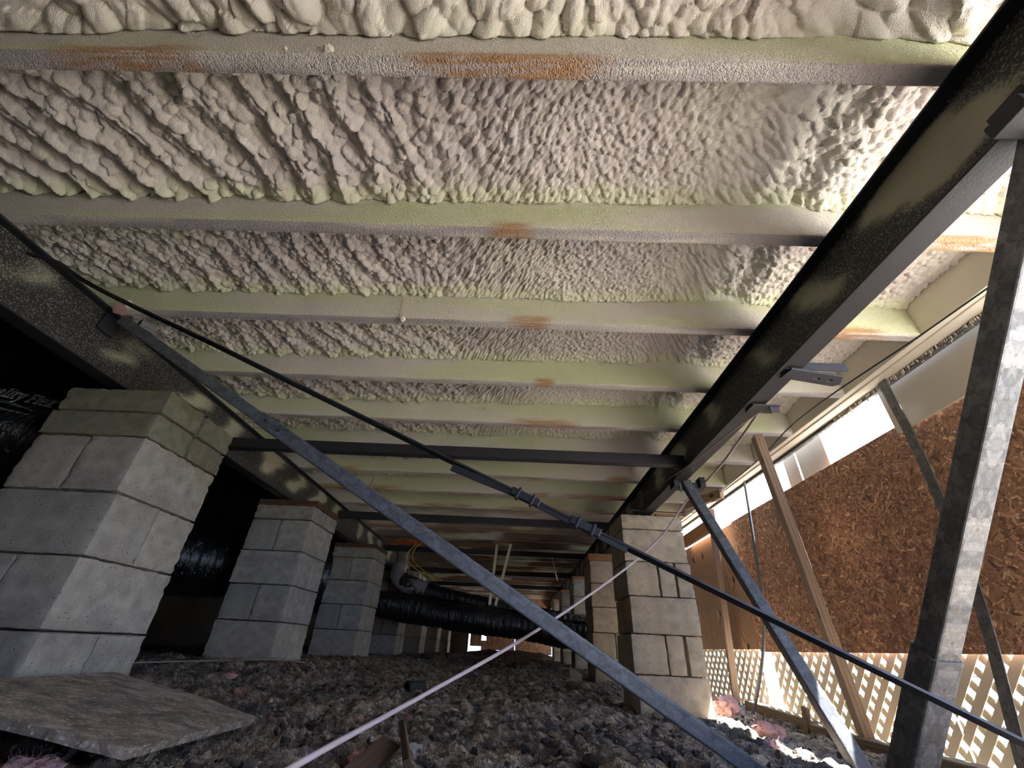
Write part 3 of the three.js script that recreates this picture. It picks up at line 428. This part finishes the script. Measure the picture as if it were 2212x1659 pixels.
{ const c = thing('outrigger_bracket', 'black angle bracket with two slots under the beam edge', 'bracket', [0.93, 1.08, -1.14]); const sh = new THREE.Shape([[-0.075, -0.02], [0.12, -0.03], [0.135, -0.015], [0.11, 0.026], [-0.075, 0.032]].map((p) => new THREE.Vector2(...p))); for (const [x, w, h] of [[0.035, 0.03, 0.011], [0.085, 0.02, 0.010]]) { const q = new THREE.Path(); q.moveTo(x - w / 2, -h / 2); q.lineTo(x + w / 2, -h / 2); q.lineTo(x + w / 2, h / 2); q.lineTo(x - w / 2, h / 2); q.closePath(); sh.holes.push(q); } const g = new THREE.ExtrudeGeometry(sh, { depth: 0.006, bevelEnabled: true, bevelSize: 0.001, bevelThickness: 0.001, bevelSegments: 1 }); g.rotateX(Math.PI / 2); part('slotted_plate', g, M.steel, c).rotation.y = 0.15; part('upstand', rbox(0.2, 0.03, 0.006, 0.002), M.steelDull, c).position.set(0.02, 0.016, 0.03); }
{ const c = thing('beam_clip', 'small black steel clip under the beam beyond the slotted bracket', 'clip', [0.9, 1.08, -1.36]); part('clip_plate', rbox(0.1, 0.006, 0.06, 0.002), M.steel, c).position.y = -0.003; const f = part('clip_tab', rbox(0.035, 0.03, 0.006, 0.002), M.steel, c); f.position.set(0.03, -0.012, 0.02); }
{ const c = thing('beam_clamp', 'black steel clamp on the beam above the galvanized post', 'clamp', [0.87, 1.08, -0.35]); part('clamp_bar', rbox(0.15, 0.03, 0.06, 0.003), M.steelDull, c).position.y = -0.008; part('clamp_jaw', rbox(0.02, 0.045, 0.06, 0.003), M.steelDull, c).position.set(-0.042, 0.018, 0); }
{ // flat strap from the floor rim down to the ground
  const pts = [[1.5, 1.29, -1.46], [1.485, 0.96, -1.445], [1.455, 0.48, -1.465], [1.405, 0.07, -1.52], [1.40, -0.03, -1.54]].map((p) => V(...p)), cv = new THREE.CatmullRomCurve3(pts), sh = new THREE.Shape([[-0.0015, -0.02], [0.0015, -0.02], [0.0015, 0.02], [-0.0015, 0.02]].map((p) => new THREE.Vector2(...p)));
  solo('steel_strap', new THREE.ExtrudeGeometry(sh, { steps: 30, extrudePath: cv, bevelEnabled: false }), M.galv, 'flat grey steel strap hanging in front of the wood-chip board', 'strap');
}
{ // black tie-down strap with crimp seals
  const t = thing('tie_strap', 'long black tie strap with crimped seals crossing the whole space', 'strap'), pts = [[-1.62, 1.25, -0.86], [-1.545, 1.285, -0.93], [-1.5, 1.268, -0.99], [-0.893, 0.995, -0.988], [-0.286, 0.7225, -0.986], [0.321, 0.4498, -0.983], [0.928, 0.177, -0.981], [1.3, 0.01, -0.98]], a = new THREE.CatmullRomCurve3(pts.map((p) => V(...p)), false, 'centripetal');
  const sec = (w, h) => new THREE.Shape([[-h, -w], [h, -w], [h, w], [-h, w]].map((p) => new THREE.Vector2(...p)));
  part('strap_band', new THREE.ExtrudeGeometry(sec(0.0078, 0.003), { steps: 160, extrudePath: a, bevelEnabled: false }), M.strap, t);
  const on = (t, dy = 0) => V(lerp(-1.5, 0.928, t), lerp(1.268, 0.177, t) + dy, lerp(-0.99, -0.981, t) + 0.004);
  part('strap_tail', new THREE.ExtrudeGeometry(sec(0.0085, 0.0022), { steps: 30, extrudePath: new THREE.CatmullRomCurve3([on(0.549, -0.016), on(0.58, -0.010), on(0.61, -0.004), on(0.72, -0.004)]), bevelEnabled: false }), M.strap, t);
  for (const q of [0.625, 0.682]) { const m = alongX(part('strap_seal', rbox(0.075, 0.020, 0.013, 0.003), M.strap, t), on(q - 0.014).toArray(), on(q + 0.014).toArray()); for (const o of [-0.007, 0.007]) { const k = part('crimp', rbox(0.007, 0.029, 0.018, 0.002), M.strap, t); k.position.copy(on(q + o)); k.quaternion.copy(m.quaternion); } }
}

// ---------------------------------------------------------------- wires and cables
const cable = (name, label, pts, r, mat, seg = 50) => solo(name, wire(pts, r, seg), mat, label, name === 'rope' ? 'rope' : 'cable');
cable('cable', 'pale pinkish cable rising from the ground past the pale pier', [[-0.36, 0.09, -0.62], [-0.311, 0.122, -0.8], [-0.217, 0.173, -1.2], [0.0, 0.29, -1.5], [0.212, 0.419, -1.8], [0.609, 0.688, -2.2], [0.87, 0.905, -2.48], [1.0, 1.06, -2.5], [1.0, 1.09, -2.0], [0.91, 1.085, -1.4]], 0.0052, M.wireWhite, 90);
cable('cable', 'thin tan wire running along the beam web above the clamp', [[0.91, 1.08, -1.36], [0.83, 1.04, -1.5], [0.82, 1.075, -1.985], [0.825, 1.19, -2.83], [0.80, 1.2, -3.3]], 0.003, M.wireBrown);
cable('cable', 'thin black wire strung below the floor rim above the slot', [[1.46, 1.28, -0.5], [1.35, 1.227, -0.816], [1.3, 1.207, -1.081], [1.25, 1.201, -1.43], [1.31, 1.25, -1.824], [1.36, 1.252, -2.196], [1.4, 1.265, -3.2], [1.10, 1.082, -2.75], [0.75, 1.085, -2.76]], 0.003, M.wireBlack, 90);
cable('cable', 'grey cable hanging from the rail to the ground by the lattice gap', [[1.51, 1.29, -2.7], [1.48, 0.9, -2.72], [1.45, 0.484, -2.771], [1.41, 0.235, -2.86], [1.37, 0.06, -2.95], [1.34, 0.0, -2.96]], 0.008, M.galv);
cable('cable', 'yellow cable looped twice above the black duct', [[-1.2, 1.24, -4.75], [-1.08, 1.2, -4.7], [-1.15, 1.05, -4.65], [-1.02, 0.93, -4.62], [-0.86, 0.86, -4.6], [-0.78, 0.84, -4.6]], 0.006, M.wireYellow);
cable('cable', 'second yellow cable hanging beside the looped yellow one', [[-0.92, 1.24, -4.75], [-1.06, 1.17, -4.7], [-1.09, 1.05, -4.68], [-0.96, 0.93, -4.62], [-0.82, 0.865, -4.58], [-0.72, 0.83, -4.58]], 0.006, M.wireYellow);
cable('rope', 'thin pale rope lying on the dirt before the second grey pier', [[-1.75, 0.15, -2.28], [-1.6, 0.16, -2.38], [-1.45, 0.168, -2.46], [-1.3, 0.178, -2.5], [-1.18, 0.182, -2.58], [-1.1, 0.17, -2.66]], 0.0035, M.wireBrown);
stick('foam_strip', 'cream foam coated strip dangling under the joists by the brace', 'strip', [-1.02, 1.27, -2.85], [-1.08, 1.16, -2.93], 0.02, 0.006, M.cream);
stick('hanger_strap', 'white hanger strap holding the black duct', 'strap', [-0.21, 1.24, -4.8], [-0.25, 0.652, -4.81], 0.03, 0.003, M.vinyl, 1.5, 'duct hanger straps');
stick('hanger_strap', 'white hanger strap beside the first, reaching lower on the duct', 'strap', [-0.06, 1.24, -4.75], [-0.19, 0.648, -4.81], 0.03, 0.003, M.vinyl, 1.5, 'duct hanger straps');
stick('hanging_strip', 'pale torn strip hanging from the third crossbar', 'strip', [0.42, 1.2, -5.15], [0.48, 0.95, -5.15], 0.02, 0.004, M.cream, 0.5);
{ const sh = new THREE.Shape(); sh.moveTo(0, 0); sh.quadraticCurveTo(0.3, 0.09, 0.62, 0.06); sh.lineTo(0.6, 0.015); sh.quadraticCurveTo(0.3, 0.03, 0, 0); const g = new THREE.ExtrudeGeometry(sh, { depth: 0.012, bevelEnabled: true, bevelSize: 0.003, bevelThickness: 0.003, bevelSegments: 1 }); solo('orange_strip', g, M.orange, 'orange plastic strip lying on the third crossbar', 'plastic strip').position.set(-1.52, 1.262, -5.19); }

// ---------------------------------------------------------------- ducts
function duct(label, pts, r, mat, sag = 0.02, name = 'flexible_duct') {
  const cv = new THREE.CatmullRomCurve3(pts.map((p) => V(...p))), L = cv.getLength(), seg = Math.ceil(L / 0.02), g = new THREE.TubeGeometry(cv, seg, r, 28, false), p = g.attributes.position, n = g.attributes.normal, uv = g.attributes.uv;
  for (let i = 0; i < p.count; i++) { const s = uv.getX(i) * L, a = uv.getY(i), k = 0.010 * (fbm(s * 14, a * 9, 270, 3) - 0.5) + 0.004 * Math.sin(s * 105) + sag * (fbm(s * 2.5, a * 3, 271, 2) - 0.5); p.setXYZ(i, p.getX(i) + n.getX(i) * k, p.getY(i) + n.getY(i) * k, p.getZ(i) + n.getZ(i) * k); uv.setXY(i, s, a * 2 * Math.PI * r); }
  g.computeVertexNormals(); const t = thing(name, label, 'duct', [0, 0, 0]); part('duct_jacket', g, mat, t); return t;
}
const wrinkled = (g, amp) => { const p = g.attributes.position, n = g.attributes.normal; for (let i = 0; i < p.count; i++) { const k = amp * (fbm(p.getX(i) * 40 + p.getZ(i) * 20, p.getY(i) * 40 + p.getZ(i) * 17, 272, 3) - 0.5); p.setXYZ(i, p.getX(i) + n.getX(i) * k, p.getY(i) + n.getY(i) * k, p.getZ(i) + n.getZ(i) * k); } g.computeVertexNormals(); return g; };
const dA = duct('black duct joined to the foil elbow below the crossbars', [[-1.29, 0.9, -5.25], [-1.02, 0.80, -5.25], [-0.5, 0.705, -5.25], [0.0, 0.635, -5.25], [0.5, 0.57, -5.25], [1.25, 0.47, -5.25]], 0.085, M.blackPlastic);
part('foil_elbow', wrinkled(wire([[-1.37, 1.06, -5.33], [-1.37, 0.97, -5.30], [-1.30, 0.885, -5.27], [-1.14, 0.838, -5.25], [-1.0, 0.797, -5.25]], 0.088, 60, 40), 0.03), M.foil, dA, 'wrinkled silver foil tape elbow');
part('riser_pipe', new THREE.CylinderGeometry(0.075, 0.075, 0.3, 24), M.greyPipe, dA, 'grey pipe rising into the floor').position.set(-1.37, 1.15, -5.37);
duct('fat black duct sagging in front of the elbow duct', [[-2.3, 0.64, -4.75], [-1.3, 0.60, -4.80], [-0.6, 0.54, -4.80], [0.1, 0.47, -4.80], [0.62, 0.42, -4.84], [1.25, 0.42, -4.86]], 0.125, M.blackPlastic, 0.05);
duct('glossy black duct between the two nearest grey piers', [[-3.9, 0.70, -2.2], [-2.9, 0.71, -2.65], [-2.12, 0.72, -3.24], [-1.58, 0.71, -3.70]], 0.225, M.blackPlastic, 0.05);
{ const t = duct('black printed duct hanging beside the nearest grey pier', [[-3.9, 0.98, -1.0], [-3.0, 0.985, -1.28], [-2.3, 0.985, -1.62], [-2.06, 0.98, -1.84]], 0.225, M.blackPlastic, 0.03);
  const cv = document.createElement('canvas'); cv.width = 1024; cv.height = 300; const g = cv.getContext('2d'); g.fillStyle = '#000'; g.fillRect(0, 0, 1024, 300); g.font = 'italic 62px serif'; g.lineWidth = 2.2; g.strokeStyle = '#fff'; g.save(); g.scale(1, 2); g.strokeText('Quality Flex', 372, 68); g.restore(); g.beginPath(); g.moveTo(345, 175); g.bezierCurveTo(460, 150, 590, 165, 680, 200); g.bezierCurveTo(600, 182, 460, 170, 345, 175); g.stroke(); g.globalAlpha = 0.5; g.fillStyle = '#fff'; for (let i = 0; i < 60; i++) g.fillRect(400 + i * 5, 222 + hash(i, 1) * 6, 5, 5 + hash(i, 2) * 8);
  const at = new THREE.CanvasTexture(cv), mat = std({ color: '#8f9598', alphaMap: at, transparent: true, roughness: 0.6 }), c0 = V(-2.55, 0.984, -1.48), c1 = V(-1.98, 0.982, -1.86), ax = c1.clone().sub(c0), L = ax.length(), q = ax.clone().normalize(), up = V(0, 1, 0), out = q.clone().cross(up).negate(); out.y = 0; out.normalize(); if (out.z < 0) out.negate();
  const pos = [], uv = [], idx = []; for (let i = 0; i <= 24; i++) for (let j = 0; j <= 8; j++) { const s = i / 24, a = lerp(-0.05, 0.65, j / 8), b = c0.clone().addScaledVector(ax, s).addScaledVector(out, 0.252 * Math.cos(a)).addScaledVector(up, 0.252 * Math.sin(a)); pos.push(b.x, b.y, b.z); uv.push(s, j / 8); if (i < 24 && j < 8) { const o = i * 9 + j; idx.push(o, o + 9, o + 1, o + 1, o + 9, o + 10); } }
  const lg = new THREE.BufferGeometry(); lg.setAttribute('position', new THREE.Float32BufferAttribute(pos, 3)); lg.setAttribute('uv', new THREE.Float32BufferAttribute(uv, 2)); lg.setIndex(idx); lg.computeVertexNormals(); part('logo_print', lg, mat, t, 'faint outlined lettering printed on the jacket');
}
{ // black belly wrap under the floor beyond the dark beam
  const g = new THREE.PlaneGeometry(2.6, 12.3, 60, 200); g.rotateX(Math.PI / 2); const p = g.attributes.position; for (let i = 0; i < p.count; i++) { const x = p.getX(i), z = p.getZ(i); p.setY(i, 0.02 * (fbm(x * 2.2, z * 1.3, 281, 4) - 0.5) - 0.012 * Math.sin(clamp((x + 1.35) / 2.7, 0, 1) * Math.PI)); } g.computeVertexNormals(); g.attributes.uv && boxUV(g);
  solo('belly_wrap', g, M.wrap, 'black plastic sheet slung under the floor beyond the dark beam', 'plastic sheet').position.set(-2.95, 1.275, -5.25);
}

// ---------------------------------------------------------------- end walls and far side
struct('wall_left', box(0.04, 1.8, 12.6), M.insul).position.set(-4.32, 0.6, -5.3);
{ const w = thing('wall_back', null, null, [0, 0, -11.3], null, 'structure'); const add = (x0, x1, y0, y1, m) => part('skirting_panel', boxUV(new THREE.BoxGeometry(x1 - x0 - 0.01, y1 - y0, 0.02), x0), m, w).position.set((x0 + x1) / 2, (y0 + y1) / 2, 0);
  add(-4.3, -1.02, -0.1, 1.5, M.plyDark); add(-0.99, -0.72, 0.30, 1.5, M.osb); add(-0.62, 0.05, 0.24, 1.5, M.osb); add(0.05, 0.9, 0.20, 1.5, M.osb); add(0.9, 1.6, 0.10, 1.5, M.plyDark); add(-0.73, -0.61, 0.55, 1.5, M.osb); add(-0.73, -0.61, 0.2, 0.42, M.osb); }
{ const g = new THREE.SphereGeometry(1, 64, 24), p = g.attributes.position; for (let i = 0; i < p.count; i++) { const x = p.getX(i), y = p.getY(i), z = p.getZ(i), n = 0.72 + 0.55 * fbm(x * 4.5 + 3, z * 2, 310, 4) + 0.25 * (fbm(x * 16, y * 4 + z * 4, 311, 2) - 0.5); p.setXYZ(i, x * 1.0, y * 0.17 * n, z * 0.5 * n); } g.computeVertexNormals(); solo('dirt_mound', boxUV(g), M.rockDark, 'dark mound of dirt before the bright gaps of the end wall', 'dirt mound').position.set(-0.05, 0.09, -9.9); }
struct('wall_front', box(5.84, 1.62, 0.03), M.insul).position.set(-1.36, 0.68, 0.98);

// ---------------------------------------------------------------- loose things on the ground
function slab(label, corners, th, mat) { // a warped board by its four upper corners
  const n = 24, pos = [], uv = [], idx = [], A = corners.map((c) => V(...c)), W = A[0].distanceTo(A[1]), H = A[1].distanceTo(A[2]), nrm = A[1].clone().sub(A[0]).cross(A[3].clone().sub(A[0])).normalize(); if (nrm.y < 0) nrm.negate();
  const P = (u, v, b) => { const p = A[0].clone().lerp(A[1], u).lerp(A[3].clone().lerp(A[2], u), v); p.addScaledVector(nrm, 0.01 * Math.sin(v * Math.PI) * (fbm(u * 3, v * 3, 290, 2)) - (b ? th : 0)); const e = Math.min(u, v, 1 - u, 1 - v); if (e === 0) p.addScaledVector(V(rr(-1, 1), 0, rr(-1, 1)), 0.002); return p; };
  const grid = []; for (const b of [0, 1]) for (let i = 0; i <= n; i++) for (let j = 0; j <= n; j++) { const p = P(i / n, j / n, b); grid.push(p); }
  for (const b of [0, 1]) for (let i = 0; i < n; i++) for (let j = 0; j < n; j++) { const o = b * (n + 1) ** 2 + i * (n + 1) + j, q = o + n + 1; b ? idx.push(o, o + 1, q, o + 1, q + 1, q) : idx.push(o, q, o + 1, o + 1, q, q + 1); }
  const off = (n + 1) ** 2, side = (a, b) => idx.push(a, b, a + off, b, b + off, a + off); for (let i = 0; i < n; i++) { side(i, i + 1); side(n * (n + 1) + i + 1, n * (n + 1) + i); side((i + 1) * (n + 1), i * (n + 1)); side(i * (n + 1) + n, (i + 1) * (n + 1) + n); }
  for (const p of grid) { pos.push(p.x, p.y, p.z); uv.push(p.x, p.z); } let g = new THREE.BufferGeometry(); g.setAttribute('position', new THREE.Float32BufferAttribute(pos, 3)); g.setAttribute('uv', new THREE.Float32BufferAttribute(uv, 2)); g.setIndex(idx); g = g.toNonIndexed(); g.computeVertexNormals(); return solo('plywood_sheet', boxUV(g), mat, label, 'plywood');
}
slab('dirty brown plywood sheet lying tilted before the large grey pier', [[-0.66, 0.105, -0.95], [-0.79, 0.065, -1.66], [-1.25, 0.165, -1.585], [-1.13, 0.175, -0.9]], 0.016, M.sheet);
function lump(name, label, cat, x, z, s, mat, v, sy = 0.8, group) { const m = solo(name, clodGeos[v], mat, label, cat, group); m.position.set(x, groundY(x, z) + s * 0.3, z); m.scale.set(s, s * sy, s * 0.9); m.rotation.set(rr(-0.4, 0.4), rnd() * 6, rr(-0.4, 0.4)); return m; }
lump('rock', 'rounded tan rock beyond the plywood sheet', 'rock', -1.06, -1.86, 0.04, M.rock, 0);
lump('rock', 'dark broad rock before the plywood sheet tip', 'rock', -0.92, -2.05, 0.035, M.rockDark, 1);
lump('rock', 'pale standing rock in the middle of the ground', 'rock', 0.12, -2.62, 0.05, M.rock, 2, 1);
lump('rock', 'round rock between the black pipe stub and the pale pier', 'rock', 0.42, -3.5, 0.06, M.rock, 0);
lump('rock', 'dark rock half buried at the bottom edge of the ground', 'rock', 0.24, -1.55, 0.045, M.rockDark, 1);
lump('rock', 'small upright pale stone at the foot of the grooved pier', 'rock', 0.76, -2.72, 0.028, M.chunk, 2, 1.6);
lump('rock', 'tan lump before the second grey pier', 'rock', -0.9, -3.3, 0.05, M.rock, 2);
[[-0.6, -3.0, 'tan foam chunk behind the black pipe stub'], [-0.25, -3.4, 'pale foam chunk halfway between the pipe stub and the fat duct'], [0.05, -4.2, 'tan foam chunk on the dirt directly before the fat duct'], [-0.75, -4.0, 'tan foam chunk on the dirt before the third grey pier'], [0.3, -2.95, 'foam chunk beside the pale standing rock'], [-0.95, -2.6, 'foam chunk between the plywood sheet and second grey pier'], [-0.35, -2.1, 'tan foam chunk before the black pipe stub'], [0.5, -2.2, 'foam chunk on the dirt under the long diagonal tube'], [-0.1, -1.9, 'foam chunk beneath the pale pinkish cable'], [0.6, -3.9, 'tan foam chunk beside the broken concrete shard'], [-0.5, -4.7, 'tan foam chunk in shade under the fat duct'], [0.2, -5.2, 'tan foam chunk in shade behind the fat duct']].forEach(([x, z, l], i) => lump('foam_chunk', l, 'foam chunk', x, z, rr(0.02, 0.036), i % 3 ? M.rock : M.chunk, i % 3, rr(0.6, 0.9), 'tan chunks on the dirt'));
function tuft(label, x, z, s, sy = 0.9) { // fluffy glass wool: a lumpy body with a coat of fibres
  const t = thing('insulation_tuft', label, 'insulation', [x, groundY(x, z) + s * 0.35, z], 'pink insulation tufts'), g = new THREE.IcosahedronGeometry(1, 4), p = g.attributes.position; for (let i = 0; i < p.count; i++) { const a = V(p.getX(i), p.getY(i), p.getZ(i)), n = 0.3 + 1.1 * fbm(a.x * 1.9 + x * 9, a.y * 1.9 + a.z * 1.5 + z * 7, 300, 4) + 0.75 * (fbm(a.x * 6, a.y * 6 + a.z * 5, 301, 3) - 0.5); p.setXYZ(i, a.x * n * s, a.y * n * s * sy, a.z * n * s); } g.computeVertexNormals(); part('wool_body', boxUV(g), M.pink, t);
  const fib = []; for (let i = 0; i < 220; i++) { const k = Math.floor(rnd() * p.count), a = V(p.getX(k), p.getY(k), p.getZ(k)), d = a.clone().normalize(), e = a.clone().addScaledVector(d, s * rr(0.1, 0.35)).add(V(rr(-1, 1), rr(-0.5, 1), rr(-1, 1)).multiplyScalar(s * 0.15)); fib.push(new THREE.TubeGeometry(new THREE.QuadraticBezierCurve3(a, a.clone().addScaledVector(d, s * 0.15), e), 3, s * 0.009, 3)); } const f = part('loose_fibres', mergeGeometries(fib), M.pink, t); f.userData.kind = 'stuff'; return t;
}
tuft('bright pink wool heap between the pale pier and lattice', 1.215, -2.98, 0.085);
tuft('pale pink wool tuft in front of the ground timber', 1.15, -2.38, 0.065, 0.65);
tuft('small pink wool tuft in the sunlit dirt by the brace', 1.03, -2.13, 0.035);
tuft('pink wool tuft peeping from under the plywood sheet', -0.86, -1.0, 0.05, 0.6);
tuft('pink wool wad at the bottom edge beside the dark sticks', -0.36, -1.35, 0.028, 0.6);
tuft('pink wool wad before the second grey pier', -1.3, -2.35, 0.03, 0.4);
{ const t = thing('pipe_stub', 'short black plastic pipe stub lying on the dirt', 'pipe', [-0.466, groundY(-0.466, -2.5) + 0.03, -2.5]); const pr = [[0.026, -0.045], [0.034, -0.045], [0.034, -0.02], [0.031, -0.018], [0.031, 0.045], [0.026, 0.045], [0.026, -0.045]].map((p) => new THREE.Vector2(...p)), m = part('pipe_wall', new THREE.LatheGeometry(pr, 28), M.rubber, t); m.quaternion.setFromUnitVectors(V(0, 1, 0), V(0.78, 0.05, -0.62).normalize()); }
stick('wood_scrap', 'dark brown wood scrap sticking up at the bottom edge', 'wood scrap', [-0.30, 0.085, -1.50], [-0.215, 0.055, -1.2], 0.03, 0.016, M.woodDark, 0.5);
stick('wood_scrap', 'reddish brown wood scrap lying across the dark one', 'wood scrap', [-0.305, 0.06, -1.40], [-0.33, 0.03, -1.12], 0.055, 0.02, M.woodDark, 1.2);
{ const sh = new THREE.Shape([[-0.05, 0], [0.05, 0], [0.055, 0.055], [0.01, 0.085], [-0.045, 0.095]].map((p) => new THREE.Vector2(...p))), g = new THREE.ExtrudeGeometry(sh, { depth: 0.02, bevelEnabled: true, bevelSize: 0.004, bevelThickness: 0.004, bevelSegments: 2 }); const m = solo('broken_block', boxUV(g), M.blockOld[0], 'broken concrete shard standing in the dirt by the pale piers', 'concrete shard'); m.position.set(0.52, groundY(0.52, -4.2) - 0.01, -4.2); m.rotation.y = 0.2; }
{ const t = thing('pink_scrap', 'pink wool scrap stuck on the dark beam by the bracket', 'insulation', [-1.51, 1.285, -1.16]); const g = clodGeos[1].clone(); part('wool_body', g, M.pink, t).scale.set(0.022, 0.03, 0.025); const c = part('foam_lump', clodGeos[2], M.cream, t); c.scale.set(0.012, 0.02, 0.014); c.position.set(0.015, 0.03, 0); }
{ // foam strings hanging by the third joist
  const t = thing('foam_drip', 'cream foam strings and blob dangling before the third joist', 'foam drip', [-0.45, 1.29, -1.165]); part('foam_blob', clodGeos[2], M.cream, t).scale.set(0.012, 0.018, 0.01); for (const x of [-0.012, -0.006, 0.004]) part('foam_string', wire([[x, 0.012, 0], [x + 0.002, 0.05, 0.004], [x + 0.006, 0.10, 0.012]], 0.0009, 10, 4), M.cream, t); }
[[-0.85, 0.019, 0.011], [-0.70, 0.03, 0.004], [-0.62, 0.022, 0.003], [-0.93, 0.026, 0.0035], [-0.78, 0.04, 0.004], [-1.0, 0.022, 0.0045], [-0.68, 0.05, 0.003], [-0.9, 0.042, 0.003]].forEach(([x, y, s], i) => { const m = solo('foam_bead', clodGeos[i % 3], M.cream, i ? 'small cream foam bead on the nearest joist, ' + ['', 'lower of the pair beside the large bead', 'tiny one nearest the plain middle', 'tiny one in the middle of the row', 'upper one left of the large bead', 'outermost at the brown wood end', 'highest of the row', 'high one above the middle of the row'][i] : 'large round foam bead stuck on the nearest joist', 'foam bead', 'foam beads on the nearest joist'); m.position.set(x * 0.62 + 0.1, JB + y, JZ + s * 0.4); m.scale.setScalar(s); });

// ---------------------------------------------------------------- outside: neighbour's house, gravel, shrubs
{ const t = thing('neighbour_house', 'white sided neighbouring house seen through the slot and lattice', 'house', [5.2, 0, -6]); for (let i = 0; i < 17; i++) { const b = part('siding_board', box(0.025, 0.195, 16), M.siding, t); b.position.set(0, 0.35 + i * 0.19, 0); b.rotation.z = 0.09; } part('wall_core', box(0.1, 3.6, 16), M.white, t).position.set(0.08, 1.8, 0); part('foundation', box(0.16, 0.28, 16), M.outside, t).position.set(0.02, 0.1, 0); part('eave', box(0.7, 0.06, 16.4), M.white, t).position.set(-0.25, 3.62, 0); part('downspout', rbox(0.07, 3.3, 0.09, 0.01), M.white, t).position.set(-0.06, 1.9, 0.2); }
{ const t = thing('porch_awning', 'white ribbed awning panels outside, seen through the slot', 'awning', [2.75, 2.05, -3.6]); for (let i = 0; i < 6; i++) { const b = part('awning_panel', rbox(1.3, 0.03, 0.19, 0.006), M.white, t); b.position.set(0, 0, -i * 0.205); b.rotation.z = -0.12; } part('awning_post', rbox(0.07, 2.1, 0.07, 0.006), M.white, t).position.set(0.6, -1.1, -0.6); }
for (const [x, z, s, l] of [[2.7, -2.4, 0.22, 'low green shrub outside behind the middle lattice panel'], [2.5, -1.5, 0.2, 'low green shrub outside behind the nearest lattice panel']]) { const t = thing('shrub', l, 'shrub', [x, -0.09, z]); const im = new THREE.InstancedMesh(new THREE.CircleGeometry(0.03, 6), M.leaf, 420), o = new THREE.Object3D(); for (let i = 0; i < 420; i++) { const a = V(rr(-1, 1), rr(-1, 1), rr(-1, 1)).normalize().multiplyScalar(s * Math.cbrt(rnd())); o.position.set(a.x, a.y * 0.8 + s * 0.9, a.z); o.rotation.set(rnd() * 6, rnd() * 6, rnd() * 6); o.scale.setScalar(rr(0.6, 1.3)); o.updateMatrix(); im.setMatrixAt(i, o.matrix); } im.name = 'leaves'; im.userData.kind = 'stuff'; t.add(im); for (let i = 0; i < 4; i++) part('stem', wire([[0, 0, 0], [rr(-0.04, 0.04), s * 0.5, rr(-0.04, 0.04)], [rr(-0.12, 0.12), s * 1.3, rr(-0.12, 0.12)]], 0.006, 8, 5), M.woodDark, t); }

renderer.render(scene, camera);
